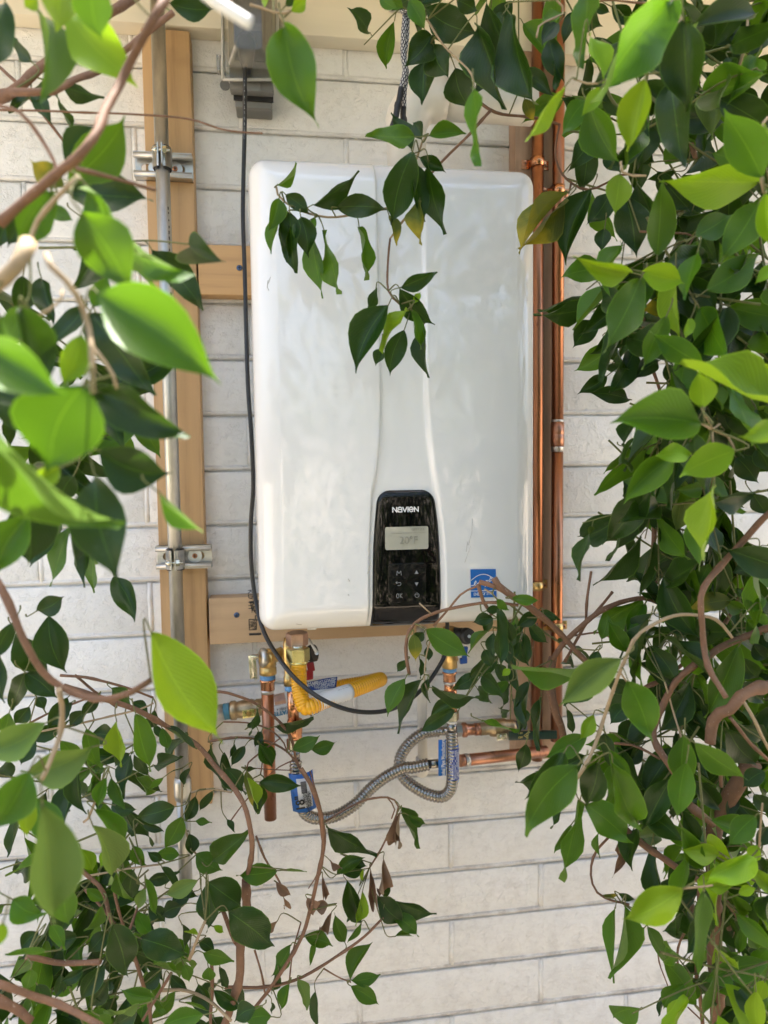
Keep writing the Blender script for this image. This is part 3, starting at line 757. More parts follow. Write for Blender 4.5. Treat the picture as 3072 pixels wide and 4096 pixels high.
def brand(o, h):
    L = []; w = h * .86; x = 0; g = h * .27
    arc = lambda cx_, cz_, rx, rz, a0, a1, n=16: [(cx_ + rx * math.cos(math.radians(a0 + (a1 - a0) * k / n)), cz_ + rz * math.sin(math.radians(a0 + (a1 - a0) * k / n))) for k in range(n + 1)]
    L += [[(x, 0), (x, h), (x + w, 0), (x + w, h)]]; x += w + g                                            # N
    L += [arc(x + w / 2, h * .66, w / 2, h * .34, 160, 0) + [(x + w, 0)], [(x + w, 0), (x + w * .25, 0)], arc(x + w * .28, h * .27, w * .28, h * .27, 270, 90), [(x + w * .28, h * .54), (x + w, h * .54)]]; x += w + g * .8   # a
    L += [[(x, h), (x + w * .52, 0), (x + w * 1.04, h)]]; x += w * 1.04 + g                                # V
    L += [[(x, 0), (x, h)]]; x += g                                                                        # I
    L += [arc(x + w / 2, h * .5, w / 2, h * .5, 0, 320), [(x, h * .5), (x + w, h * .5)]]; x += w + g       # e
    L += [[(x, 0), (x, h), (x + w, 0), (x + w, h)]]; x += w
    return [[(a_ - x / 2, b_ - h / 2) for a_, b_ in l] for l in L], x
bl_, bw = brand(None, 1.0); tgt = (PP(906, 1100).x - PP(847, 1100).x) * .93; hsc = tgt / bw
strokes(MB(), [[(a_ * hsc, b_ * hsc) for a_, b_ in l] for l in bl_], Vector((q.x, qy - .0006, q.z)), MX, MZ, hsc * .25).build('brand_lettering', M['white_ink'], pan)
ic = MB(); Y = Vector((0, yk, 0))
def icon(px, py): q_ = PP(px, py); return Vector((q_.x, yk, q_.z))
u_ = S(1, .29)
strokes(ic, [[(-5 * u_, -4.5 * u_), (-4 * u_, 4.5 * u_), (0, -1 * u_), (4 * u_, 4.5 * u_), (5 * u_, -4.5 * u_)]], icon(862, 1238), MX, MZ, u_ * 1.3)
for py, sg in ((1236, 1), (1262, -1)):
    c = icon(900, py); ic.poly([c + Vector((-4.5 * u_, 0, -4 * u_ * sg)), c + Vector((4.5 * u_, 0, -4 * u_ * sg)), c + Vector((0, 0, 4.5 * u_ * sg))])
c = icon(861, 1261)
strokes(ic, [[(-6 * u_, 2.6 * u_), (2 * u_, 2.6 * u_)] + [(2 * u_ + 3.4 * u_ * math.sin(math.pi * k / 8), -.6 * u_ + 3.3 * u_ * math.cos(math.pi * k / 8)) for k in range(9)] + [(-2 * u_, -3.9 * u_)], [(-3 * u_, 5 * u_), (-6 * u_, 2.6 * u_), (-3 * u_, .4 * u_)]], c, MX, MZ, u_ * 1.2)
c = icon(863, 1287)
strokes(ic, [[(-4 * u_ + 2.6 * u_ * math.cos(k * math.pi / 8), 4.6 * u_ * math.sin(k * math.pi / 8)) for k in range(17)], [(1.5 * u_, -4.6 * u_), (1.5 * u_, 4.6 * u_)], [(6 * u_, 4.6 * u_), (1.8 * u_, -.2 * u_), (6.2 * u_, -4.6 * u_)]], c, MX, MZ, u_ * 1.2)
c = icon(901, 1286)
strokes(ic, [[(4.6 * u_ * math.sin(math.radians(40 + 280 * k / 16)), 4.6 * u_ * math.cos(math.radians(40 + 280 * k / 16))) for k in range(17)], [(0, .5 * u_), (0, 6 * u_)]], c, MX, MZ, u_ * 1.2)
ic.build('key_symbol', M['grey_ink'], pan)
# energy sticker
def stick_pt(px, py, lift=0.0):
    d = .27
    for _ in range(6):
        q_ = P(px, py, d); d = cover_d(q_.x, q_.z) + lift
    return P(px, py, d)
mb = MB(); N = 8
c4 = [(1016, 1230), (1071, 1229), (1073, 1290), (1017.5, 1291)]
def bil(u, v): 
    a_ = (c4[0][0] + (c4[1][0] - c4[0][0]) * u, c4[0][1] + (c4[1][1] - c4[0][1]) * u); b_ = (c4[3][0] + (c4[2][0] - c4[3][0]) * u, c4[3][1] + (c4[2][1] - c4[3][1]) * u)
    return a_[0] + (b_[0] - a_[0]) * v, a_[1] + (b_[1] - a_[1]) * v
def patch(fn, nu_, nv_, lift):
    m_ = MB()
    for j in range(nv_ + 1):
        for i in range(nu_ + 1): m_.v.append(tuple(stick_pt(*fn(i / nu_, j / nv_), lift)))
    for j in range(nv_):
        for i in range(nu_): m_.face((j * (nu_ + 1) + i, (j + 1) * (nu_ + 1) + i, (j + 1) * (nu_ + 1) + i + 1, j * (nu_ + 1) + i + 1), True)
    return m_
st = patch(lambda u, v: bil(-.03 + 1.06 * u, -.03 + 1.06 * v), 6, 6, .0006).build('sticker', M['label_white'], wh)
patch(bil, 6, 6, .0010).build('sticker_field', M['sticker_blue'], st)
def rib(lines, width, lift=.0015):
    m_ = MB()
    for ln in lines:
        pts = [stick_pt(*bil(a_, b_), lift) for a_, b_ in ln]
        for a_, b_ in zip(pts, pts[1:]):
            STK[0] = (STK[0] + 1) % 40; a_ = a_ - Vector((0, STK[0] * 8e-6, 0)); b_ = b_ - Vector((0, STK[0] * 8e-6, 0))
            t = (b_ - a_).normalized(); sd = t.cross(Vector((0, -1, 0))) * width / 2; e = t * width * .4
            m_.poly([a_ - e - sd, b_ + e - sd, b_ + e + sd, a_ - e + sd])
    return m_
star = [(.79 + .20 * (1 if k % 2 == 0 else .42) * math.sin(math.pi * k / 5), .46 - .19 * (1 if k % 2 == 0 else .42) * math.cos(math.pi * k / 5)) for k in range(11)]
scr_ = [(.02, .57), (.10, .57), (.16, .52), (.22, .45), (.20, .41), (.15, .47), (.14, .55), (.20, .57), (.27, .50), (.33, .47), (.35, .53), (.38, .48), (.45, .47), (.47, .54), (.52, .47), (.58, .47), (.60, .56), (.56, .62), (.66, .48), (.76, .43), (.83, .40)]
rib([[(.02 + .96 * k / 20, .40 - .28 * math.sin(math.pi * (.08 + .84 * k / 20)) + .06) for k in range(21)], star, scr_, [(.01, .765), (.99, .765)]], .0011).build('sticker_emblem', M['white_ink'], st)
q = stick_pt(*bil(.5, .875), .0022); o = lettering('sticker_lettering', 'ENERGY STAR', .0068, q, M['white_ink'], st, sx=.78); 
nq = (stick_pt(*bil(.9, .875)) - stick_pt(*bil(.1, .875))); o.rotation_euler = (math.pi / 2, 0, math.atan2(nq.y, nq.x))
# scuffs on the cover
sm_ = MB()
for pts, w_ in (([(1021, 1120), (1019, 1150), (1012, 1178)], .0007), ([(1010, 1170), (1007, 1192)], .0009), ([(1016, 1180), (1004, 1215)], .0006), ([(1062, 1300), (1030, 1340)], .0006), ([(579, 605), (577, 620), (581, 628)], .0009), ([(584, 598), (580, 612)], .0006), ([(752, 1250), (755, 1256)], .0012), ([(752, 1284), (754, 1287)], .0010), ([(795, 1235), (793, 1240)], .0009), ([(893, 665), (894, 690), (893, 708)], .0006), ([(640, 1420 - 72), (652, 1350)], .0009)):
    q_ = [stick_pt(a_, b_, .0006) for a_, b_ in pts]
    sm_.tube(q_, w_ * .45, 4)
sm_.build('scuff_marks', simple('grey_scuff', (.52, .50, .47), .7), wh)['kind'] = 'stuff'
MB().box((P(664, 1370, .2).x, -.20, wz0 - .010), (P(684, 1370, .2).x, -.16, wz0 + .004)).build('mounting_tab', M['washer'], wh, bevel=.002)
MB().box((wx0 + .06, -.2, wz0 - .003), (wx1 - .05, -.08, wz0 + .02)).build('bottom_plate', M['galv'], wh)

# ------------------------------------------------------------------ white exhaust pipe with elbow
DP = .165
ev = empty('exhaust_pipe', P(877, 345, DP), 'white plastic vent pipe with elbow rising from the heater top', 'pipe')
xv = P(878, 320, DP).x; zh = P(1010, 219, DP).z; RP = S(41, DP)
arc = [Vector((xv, -DP, wz1 - .02)), Vector((xv, -DP, zh - .055))]
for k in range(1, 9):
    a = math.pi / 2 * k / 8; arc.append(Vector((xv + .05 * (1 - math.cos(a)), -DP, zh - .05 + .05 * math.sin(a))))
xe = P(961, 219, DP).x
arc += [Vector((xe, -DP, zh))]
MB().tube(arc, [RP * 1.0, RP * 1.0] + [RP * 1.13] * (len(arc) - 2), 32).build('elbow', M['pvc'], ev)
MB().tube([(xv, -DP, wz1 - .03), (xv, -DP, wz1 + .012)], RP * 1.14, 28).build('collar', M['pvc'], ev)
MB().tube([(xe - .01, -DP, zh), (P(1150, 222, DP).x, -DP, zh), ], RP, 32).build('pipe', M['pvc'], ev)
pm_ = MB()
for k in range(17):
    th = .0006 + .0011 * rnd.random(); a = P(893 + k * .95 , 222 - k * 1.75, DP + RP)
    pm_.obox((a.x, -DP - RP * 1.135 + .0012, a.z), Vector((.0045, 0, .0030)), Vector((0, .0002, 0)), Vector((-.0003, 0, .0004)) * (th / .0008))
pm_.build('printed_mark', M['ink'], ev)

# ------------------------------------------------------------------ the two copper risers and their straps
DR = .053; RR = .0111
def straight(name, x, z0, z1, d, r, mat, parent): return MB().tube([(x, -d, z0), (x, -d, z1)], r, 22).build(name, mat, parent)
xl_ = (P(1160, 100, DR).x + P(1168, 700, DR).x) / 2 - .004; xr_ = P(1205, 700, DR).x
xl_ = P(1161, 600, DR).x; 
cl = tag(straight('copper_pipe', xl_, P(1170, 1640, DR).z, 2.57, DR, RR, M['copper'], None), 'copper pipe close along the right edge of the heater', 'pipe', 'copper risers')
rroot = empty('copper_pipe', (xr_, -DR, P(1200, 1600, DR).z), 'outer copper pipe with a soldered coupling, between heater and foliage', 'pipe', 'copper risers')
zk0, zk1 = P(1204, 965, DR).z, P(1204, 912, DR).z
straight('upper_run', xr_, zk1 - .01, 2.57, DR, RR, M['copper'], rroot)
straight('lower_run', xr_, P(1200, 1600, DR).z, zk0 + .01, DR, RR, M['copper'], rroot)
MB().lathe((xr_, -DR, zk0), (xr_, -DR, zk1), [(0, RR * 1.12), (.47, RR * 1.13), (.5, RR * 1.06), (.53, RR * 1.13), (1, RR * 1.12)], 22).build('coupling', M['copper_old'], rroot)
MB().lathe((xr_, -DR, zk0 - .010), (xr_, -DR, zk0), [(0, RR * 1.02), (.8, RR * 1.06), (1, RR * 1.13)], 22).build('solder_joint', M['solder'], rroot)
MB().lathe((xr_, -DR, zk1), (xr_, -DR, zk1 + .005), [(0, RR * 1.12), (1, RR * 1.02)], 22).build('solder_joint', M['solder'], rroot)
def strap(x, py, px, lab, bright=False):
    z = P(px, py, DR).z; mat = M['brass'] if bright else M['copper_new']
    r = empty('pipe_strap', (x, -TH, z - .012), lab, 'pipe strap', 'copper straps on the risers')
    mb = MB(); ring = []
    for k in range(15):
        a = math.pi * k / 14; ring.append((x - (RR + .0012) * math.cos(a), -DR - (RR + .0012) * math.sin(a)))
    out = [(x - RR - .0012, -TH - .002)] + ring + [(x + RR + .0012, -TH - .002)]
    b = len(mb.v); n = len(out)
    for (a, c) in out: mb.v.append((a, c, z - .0085))
    for (a, c) in out: mb.v.append((a, c, z + .0085))
    for k in range(n - 1): mb.face((b + k, b + k + 1, b + n + k + 1, b + n + k), True)
    o = mb.build('band', mat, r); md_ = o.modifiers.new('shell', 'SOLIDIFY'); md_.thickness = .001
    for s in (-1, 1):
        xa, xb = sorted((x + s * (RR + .0010), x + s * (RR + .0150)))
        f = MB().box((xa, -TH - .0026, z - .0085), (xb, -TH - .0008, z + .0085)).build('foot', mat, r, bevel=.0012)
        screw(f, x + s * (RR + .0085), z + (-.002 if s > 0 else .001), -TH - .0026, .0040, M['coppers'])
strap(xl_, 350, 1160, 'topmost copper strap, on the inner pipe above the heater corner')
strap(xr_, 411, 1204, 'copper strap on the outer pipe just beside the heater top corner')
strap(xl_, 1265, 1162, 'brass coloured strap on the inner pipe near the heater foot', True)
strap(xr_, 1354, 1205, 'lowest brass coloured strap, on the outer pipe by the branches', True)
# hidden return bend showing at the heater's shoulder

# ------------------------------------------------------------------ plumbing under the heater
def A(zx, zy, d): return P(453.6 + .2604 * zx, 1350 + .2604 * zy, d)
def B(zx, zy, d): return P(810 + .2604 * zx, 1339 + .2604 * zy, d)
def sz(z, d): return S(z * .2604, d)
def seg(name, p0, p1, r, mat, par, n=20, smooth=True, r1=None):
    return MB().lathe(p0, p1, [(0, r), (1, r if r1 is None else r1)], n, smooth).build(name, mat, par)
def vline(f, zx, z0, z1, d):
    a, b = f(zx, z0, d), f(zx, z1, d); x = (a.x + b.x) / 2
    return Vector((x, -d, a.z)), Vector((x, -d, b.z))
def hexnut(name, p0, p1, r, mat, par): 
    return MB().lathe(p0, p1, [(0, r * .90), (.08, r), (.92, r), (1, r * .90)], 6, False, .5).build(name, mat, par)
def tape(p0, p1, r, par):
    return MB().lathe(p0, p1, [(k / 10, r * (1 + (.05 if k % 2 else -.03))) for k in range(11)], 20).build('thread_seal', M['blue_tape'], par)
def corrugated(path, r, pitch, mat, name, par, amp=.13, n=16):
    pts = resample(cat_rom(path, 14), pitch / 10)
    for _ in range(3): pts = [pts[0]] + [(a + b * 2 + c) / 4 for a, b, c in zip(pts, pts[1:], pts[2:])] + [pts[-1]]
    prof = [1.04 - amp + amp * math.sqrt(max(0, 1 - abs((k - 5) / 5.0) ** 2.4)) for k in range(10)]
    return MB().tube(pts, [r * prof[k % 10] for k in range(len(pts))], n).build(name, mat, par)

# pressure relief valve and its copper drop pipe
d = .14
rv = empty('relief_valve', A(480, 420, d), 'brass relief valve with silver test lever and copper drop pipe at left', 'valve')
bx = A(478, 300, d)
p0, p1 = vline(A, 479, 150 + 60, 410, d)
MB().lathe(p0, p1, [(0, sz(58, d)), (.25, sz(74, d)), (.62, sz(72, d)), (.66, sz(60, d)), (.72, sz(72, d)), (.98, sz(72, d)), (1, sz(66, d))], 22).build('body', M['brass'], rv)
cpos = A(478, 272, d); MB().lathe(cpos, A(600, 235, d - .01), [(0, sz(80, d)), (.3, sz(62, d)), (.8, sz(52, d)), (1, sz(56, d))], 20).build('inlet_arm', M['brass'], rv)
MB().lathe(A(600, 235, d - .01), A(632, 228, d - .012), [(k / 8, sz(60 if k % 2 else 52, d)) for k in range(9)], 20).build('thread', M['white_plastic'], rv)
MB().lathe(A(470, 272, d), A(412, 276, d + .004), [(0, sz(76, d)), (.4, sz(84, d)), (.7, sz(84, d)), (.8, sz(78, d)), (1, sz(60, d))], 24).build('valve_cap', M['zinc'], rv)
lv = A(356, 348, d + .012)
MB().obox(lv, Vector((sz(30, d), 0, 0)), Vector((0, .0018, 0)), Vector((sz(6, d), 0, -sz(98, d)))).obox(A(372, 262, d + .008), Vector((sz(28, d), 0, 0)), Vector((0, .006, 0)), Vector((0, 0, sz(12, d)))).build('test_lever', M['chrome'], rv, bevel=.0008)
MB().obox(lv + Vector((-sz(2, d), -.0025, 0)), Vector((sz(7, d), 0, 0)), Vector((0, .0008, 0)), Vector((sz(4, d), 0, -sz(80, d)))).build('lever_rib', M['chrome'], rv)
a, b = vline(A, 478, 408, 448, d); tape(a, b, sz(62, d), rv)
a, b = vline(A, 479, 446, 540, d); MB().lathe(a, b, [(0, sz(58, d)), (.08, sz(66, d)), (.2, sz(66, d)), (.25, sz(58, d)), (.96, sz(58, d)), (1, sz(53, d))], 22).build('copper_adapter', M['copper_new'], rv)
a, b = vline(A, 490, 538, 1608, d); seg('drop_pipe', a, b, sz(51, d), M['copper'], rv, 24)
MB().lathe(a + Vector((0, 0, .001)), a + Vector((0, 0, -.006)), [(0, sz(58, d)), (.5, sz(56, d)), (1, sz(51.5, d))], 22).build('solder_joint', M['solder'], rv)

# hot side: valve body, copper, nut, flexible hose with 18 inch tag
d = .16
hv = empty('hot_valve', A(665, 500, d), 'brass shutoff valve with red handle and black cap behind the yellow hose', 'valve')
p0, p1 = vline(A, 655, 110, 500, d)
MB().lathe(p0, p1, [(0, sz(40, d)), (.2, sz(48, d)), (.45, sz(48, d)), (.6, sz(40, d)), (.8, sz(40, d)), (.82, sz(48, d)), (1, sz(46, d))], 20).build('body', M['brass'], hv)
MB().lathe(A(790, 245, d + .01), A(870, 232, d + .018), [(0, sz(52, d)), (.3, sz(60, d)), (.6, sz(72, d)), (1, sz(70, d))], 22).build('drain_cap', M['black_plastic'], hv)
MB().lathe(A(885, 232, d + .03), A(885, 232, d + .034), [(0, sz(18, d)), (1, sz(16, d))], 12).build('cap_button', M['zinc'], hv)
MB().tube([A(822, 115, d + .02), A(850, 170, d + .03), A(885, 228, d + .036)], [.0016, .002, .003], 8).build('cap_strap', M['washer'], hv)
MB().obox(A(836, 345, d + .02), Vector((sz(30, d), 0, sz(5, d))), Vector((0, .004, 0)), Vector((sz(6, d), 0, -sz(38, d)))).obox(A(828, 412, d + .02), Vector((sz(28, d), 0, sz(3, d))), Vector((0, .0045, 0)), Vector((sz(0, d), 0, -sz(40, d)))).build('red_handle', M['red_plastic'], hv, bevel=.002)
a, b = vline(A, 664, 500, 542, d); tape(a, b, sz(42, d), hv)
a, b = vline(A, 690, 540, 800, d); seg('copper_stub', a, b, sz(48, d), M['copper_new'], hv)
a, b = vline(A, 705, 780, 945, d)
MB().lathe(a, b, [(0, sz(50, d)), (.04, sz(64, d)), (.2, sz(66, d)), (.3, sz(52, d)), (.36, sz(62, d)), (.72, sz(62, d)), (.78, sz(55, d)), (.86, sz(60, d)), (1, sz(56, d))], 22).build('press_fitting', M['copper_new'], hv)
hh = empty('flexible_hose', A(700, 1300, d), 'corrugated steel water hose with the eighteen inch tag, leading from lower left', 'hose', 'corrugated water hoses')
a, b = vline(A, 697, 940, 1030, d); hexnut('hex_nut', a, b, sz(62, d), M['chrome'], hh)
a, b = vline(A, 712, 1028, 1135, d); seg('sleeve', a, b, sz(36, d), M['stainless'], hh)
hp = [A(712, 1125, .16), A(712, 1230, .165), A(740, 1400, .17), A(770, 1530, .17), A(830, 1590, .165), A(920, 1605, .16), A(1050, 1580, .15), A(1200, 1490, .145), A(1330, 1360, .14), A(1460, 1260, .145), A(1600, 1190, .15), B(310, 1225, .155), B(448, 1197, .16)]
corrugated(hp, sz(50, .16), sz(28.5, .16), M['stainless'], 'corrugated_tube', hh, .22)
hose_end = B(448, 1197, .16); seg('end_sleeve', hose_end, B(640, 1180, .13), sz(37, .15), M['stainless'], hh)
# blue wrap label round the left hose
la, lb = A(752, 1240, .188), A(790, 1555, .192)
ax = (lb - la); exx = Vector((1, 0, .04)).normalized()
def tagflag(name, par, c, ex, ez, hw, hh_, mat, curl=.012, n=10):
    m_ = MB()
    for j in (1, -1):
        for i in range(n + 1):
            u = -1 + 2 * i / n; m_.v.append(tuple(c + ex * (hw * u) + ez * (hh_ * j) + Vector((0, curl * u * u, 0))))
    for i in range(n): m_.face((i, i + n + 1, i + n + 2, i + 1), True)
    o = m_.build(name, mat, par); md_ = o.modifiers.new('shell', 'SOLIDIFY'); md_.thickness = .0005; return o
ez = (la - lb).normalized(); ex = Vector((0, 1, 0)).cross(ez).normalized(); 
if ex.x < 0: ex = -ex
c = (la + lb) / 2
lab = tagflag('paper_label', hh, c, ex, ez, sz(103, .19), (la - lb).length / 2, M['blue_label'], .012)
c2 = c + ex * sz(10, .19) + ez * sz(2, .19) + Vector((0, -.0012, 0))
wl = tagflag('label_panel', lab, c2, ex, ez, sz(62, .19), sz(125, .19), M['label_white'], .0045)
mt = math.atan2(ez.x, ez.z)
RL = (math.pi / 2, -math.pi / 2 + mt, 0)
fy = Vector((0, -.003, 0))
lettering('label_lettering', '18"', .021, c2 - ez * sz(72, .19) - ex * sz(38, .19) + fy, M['ink'], lab, RL, .95, .0004)
lettering('label_lettering', 'LENGTH', .005, c2 - ez * sz(40, .19) - ex * sz(2, .19) + fy, M['ink'], lab, RL, 1)
for k in range(5): lettering('label_lettering', ('3/4" F.I.P. x 3/4"', 'WATER CONNECTOR', '18" (45.7 cm)', 'STAINLESS STEEL', 'GPWC34-18')[k], .0042, c2 - ez * sz(70 - 4 * k, .19) + ex * sz(14 + 9 * k, .19) + fy * .75, M['ink'], lab, RL, 1)
bc = MB()
for k in range(18):
    z = 10 + k * 5.4; wdt = rnd.choice((.0004, .0007, .001))
    bc.obox(c2 + ez * sz(z, .19) + ex * sz(4, .19) + fy * .8, ex * sz(24, .19), Vector((0, .0002, 0)), ez * wdt)
for k in range(9): bc.obox(c + ex * sz(-82 + (k % 3) * 7, .19) + ez * sz(90 - k * 14, .19) + Vector((0, .0065, 0)), ex * sz(1.6, .19), Vector((0, .0003, 0)), ez * sz(5 + 2 * rnd.random(), .19))
bc.build('label_print', M['fine_print'], lab)

# gas line: union, hex nuts and yellow corrugated connector
gd = .235
gu = empty('gas_union', A(735, 325, gd), 'hex fittings of pink and yellow plated steel under the heater left corner', 'fitting')
a, b = vline(A, 722, 60, 172, .20); hexnut('upper_hex', a, b, sz(92, .2), M['pinkzinc'], gu)
a, b = vline(A, 728, 168, 200, .215); seg('neck', a, b, sz(44, gd), M['chrome'], gu)
a, b = vline(A, 730, 188, 300, .22); hexnut('union_nut', a, b, sz(98, .22), M['yzinc'], gu)
a, b = vline(A, 732, 288, 326, .22); MB().lathe(a, b, [(0, sz(70, gd)), (.1, sz(84, gd)), (.7, sz(84, gd)), (.85, sz(70, gd)), (1, sz(66, gd))], 24).build('flange_ring', M['yzinc'], gu)
gh = empty('gas_connector', A(760, 720, gd), 'yellow corrugated gas connector hose with printed tag, bent under the heater', 'hose')
yp = [A(735, 318, .225), A(736, 400, .225), A(742, 520, .235), A(760, 620, .245), A(790, 680, .25), A(850, 672, .25), A(960, 625, .235), A(1100, 570, .215), A(1280, 505, .195), A(1385, 462, .175), A(1412, 452, .15), A(1385, 455, .122), A(1280, 480, .11), A(1150, 500, .105), A(1040, 522, .105)]
corrugated(yp, sz(64, .22), sz(23, .22), M['yellow'], 'corrugated_tube', gh, .17, 20)
wrap = [A(808, 694, .249), A(900, 648, .243), A(1000, 604, .229), A(1160, 552, .209)]
wt = MB().tube(cat_rom(wrap, 6), [sz(68, .22)] * 19, 22).build('paper_sleeve', M['label_white'], gh)
fl0, fl1, fl2, fl3 = A(806, 478, .21), A(1058, 430, .195), A(1046, 522, .20), A(830, 548, .222)
m_ = MB(); n = 8
for j, (a, b) in enumerate(((fl0, fl1), (fl3, fl2))):
    for i in range(n + 1):
        t = i / n; m_.v.append(tuple(a + (b - a) * t + Vector((0, .004 * math.sin(3.1 * t) * (1 - j), 0))))
for i in range(n): m_.face((i, i + n + 1, i + n + 2, i + 1), True)
fo = m_.build('tag_flap', M['blue_dark'], gh); md_ = fo.modifiers.new('shell', 'SOLIDIFY'); md_.thickness = .0005
exf = (fl1 - fl0).normalized(); ang = -math.atan2(exf.z, exf.x); fya = math.atan2(exf.y, exf.x)
for k, tx in enumerate(('EPOXY COATED', 'STAINLESS STEEL', 'GAS APPLIANCE', 'CONNECTOR')):
    q = A(1046 - k * 3, 446 + k * 19, .197 + .0055 + .001 * k); o = lettering('tag_lettering', tx, .0054, q, M['label_white'], fo, (math.pi / 2, ang, fya), .95, align='RIGHT')
for k, tx in enumerate(('MAN-', 'TY')):
    q = A(812 + k * 4, 494 + k * 24, .216); lettering('tag_lettering', tx, .008, q, M['label_white'], fo, (math.pi / 2, ang, fya), .95, align='LEFT')
w2 = MB(); t0, t1, t2, t3 = A(830, 546, .2235), A(1048, 520, .201), A(1046, 540, .203), A(845, 590, .226)
w2.poly([t0, t3, t2, t1]); o = w2.build('tag_fold', M['label_white'], gh); md_ = o.modifiers.new('shell', 'SOLIDIFY'); md_.thickness = .0005
fp = MB()
for row in range(9):
    u = .02
    while u < .97:
        L = .015 + .05 * rnd.random()
        if rnd.random() < .80:
            for (ua, ub) in ((u, min(.98, u + L)),):
                ths = -0.95 + row * .23
                def pw(t):
                    t = t * (len(wrap) - 1); i = min(int(t), len(wrap) - 2); return wrap[i].lerp(wrap[i + 1], t - i)
                pa, pb = pw(ua), pw(ub); dr = (pb - pa).normalized(); up = Vector((0, -1, 0)).cross(dr).normalized() * -1
                up = dr.cross(Vector((0, 1, 0))).normalized(); R_ = sz(69.5, .22)
                off = Vector((0, -1, 0)) * math.cos(ths) * R_ + up * math.sin(ths) * R_
                h_ = .0007 if row not in (3, 4, 5) or rnd.random() < .5 else .0017
                fp.obox((pa + pb) / 2 + off, (pb - pa) / 2, Vector((0, .0002, 0)), up * h_)
        u += L + .012
fp.build('fine_print', M['fine_print'], wt)

# gas shutoff on the left with steel nipple and white handle
d = .075
gv = empty('gas_valve', A(300, 700, d), 'brass gas shutoff on a steel nipple with white printed handle', 'valve')
ga, gb = A(-40, 745, d), A(165, 712, d)
def along(a, b, t): return a + (b - a) * t
seg('steel_nipple', A(-70, 752, d), along(ga, gb, .78), sz(66, d), M['galv'], gv, 22)
MB().lathe(along(ga, gb, .76), gb, [(k / 10, sz(70 if k % 2 else 64, d)) for k in range(11)], 22).build('sealant', simple('teal_sealant', (.07, .22, .28), .5), gv)
MB().lathe(gb, A(432, 680, d), [(0, sz(66, d)), (.04, sz(78, d)), (.18, sz(80, d)), (.22, sz(66, d)), (.4, sz(76, d)), (.7, sz(76, d)), (.8, sz(64, d)), (.84, sz(72, d)), (1, sz(70, d))], 22).build('body', M['brass_dull'], gv)
MB().obox(A(322, 735, d + .018), (A(375, 725, d) - A(272, 742, d)) / 2, Vector((0, .0012, 0)), Vector((0, 0, sz(34, d)))).build('handle_plate', M['yzinc'], gv, bevel=.0008)
q = A(322, 735, d + .02); MB().lathe(q, q + Vector((0, -.003, 0)), [(0, sz(24, d)), (1, sz(24, d))], 6, False).lathe(q + Vector((0, -.003, 0)), q + Vector((0, -.006, 0)), [(0, sz(13, d)), (1, sz(11, d))], 10).build('stem_nut', M['brass'], gv)
MB().obox(A(590, 702, d + .012), (A(650, 695, d) - A(500, 722, d)) / 2 * 1.1, Vector((0, .003, 0)), Vector((0, 0, sz(42, d)))).build('handle', M['label_white'], gv, bevel=.0012)
lettering('maker_lettering', "WATTS'", .0105, A(598, 728, d + .0165), simple('teal_print', (.03, .22, .38), .5), gv, (math.pi / 2, math.pi - .13, 0), .95, .0003)
lettering('maker_lettering', 'LFFBV-4', .0062, A(598, 694, d + .0165), M['fine_print'], gv, (math.pi / 2, math.pi - .13, 0), .9)
seg('union', A(536, 624, d - .02), A(625, 605, d - .02), sz(48, d), M['pinkzinc'], gv, 6, False)

# cold side: valve, copper, hose with blue maker tag
d = .16
cv = empty('cold_valve', B(620, 420, d), 'brass shutoff valve with blue handle and black cap under the heater right side', 'valve')
p0, p1 = vline(B, 618, 60, 398, d)
MB().lathe(p0, p1, [(0, sz(56, d)), (.3, sz(66, d)), (.55, sz(60, d)), (.8, sz(76, d)), (.83, sz(66, d)), (.98, sz(68, d)), (1, sz(60, d))], 20).build('body', M['brass'], cv)
MB().lathe(B(655, 125, d + .012), B(740, 130, d + .018), [(0, sz(66, d)), (.5, sz(64, d)), (1, sz(66, d))], 20).build('union', M['black_plastic'], cv)
MB().lathe(B(735, 132, d + .015), B(785, 135, d + .03), [(0, sz(68, d)), (.5, sz(72, d)), (1, sz(62, d))], 22).build('drain_cap', M['black_plastic'], cv)
MB().lathe(B(782, 137, d + .034), B(782, 137, d + .036), [(0, sz(14, d)), (1, sz(12, d))], 12).build('cap_button', M['zinc'], cv)
MB().obox(B(733, 338, d + .015), Vector((sz(31, d), 0, sz(3, d))), Vector((0, .0045, 0)), Vector((0, 0, -sz(24, d)))).obox(B(745, 270, d + .015), Vector((sz(20, d), 0, 0)), Vector((0, .004, 0)), Vector((-sz(6, d), 0, -sz(50, d)))).build('blue_handle', M['blue_plastic'], cv, bevel=.0015)
a, b = vline(B, 619, 394, 428, d); tape(a, b, sz(58, d), cv)
a, b = vline(B, 618, 424, 512, d); MB().lathe(a, b, [(0, sz(56, d)), (.1, sz(63, d)), (.22, sz(63, d)), (.28, sz(54, d)), (.95, sz(54, d)), (1, sz(50, d))], 22).build('copper_adapter', M['copper_new'], cv)
MB().lathe(b + Vector((0, 0, .001)), b + Vector((0, 0, -.004)), [(0, sz(56, d)), (1, sz(50.5, d))], 20).build('solder_joint', M['solder'], cv)
a, b = vline(B, 621, 510, 600, d); seg('copper_stub', a, b, sz(50, d), M['copper_new'], cv)
a, b = vline(B, 626, 578, 752, d)
MB().lathe(a, b, [(0, sz(52, d)), (.03, sz(56, d)), (.25, sz(56, d)), (.3, sz(52, d)), (.4, sz(55, d)), (.5, sz(55, d)), (.56, sz(62, d)), (.85, sz(62, d)), (.9, sz(56, d)), (1, sz(58, d))], 22).build('press_fitting', M['copper_new'], cv)
ch = empty('flexible_hose', B(640, 1340, d), 'corrugated steel water hose that loops left below the cold valve, blue maker tag', 'hose', 'corrugated water hoses')
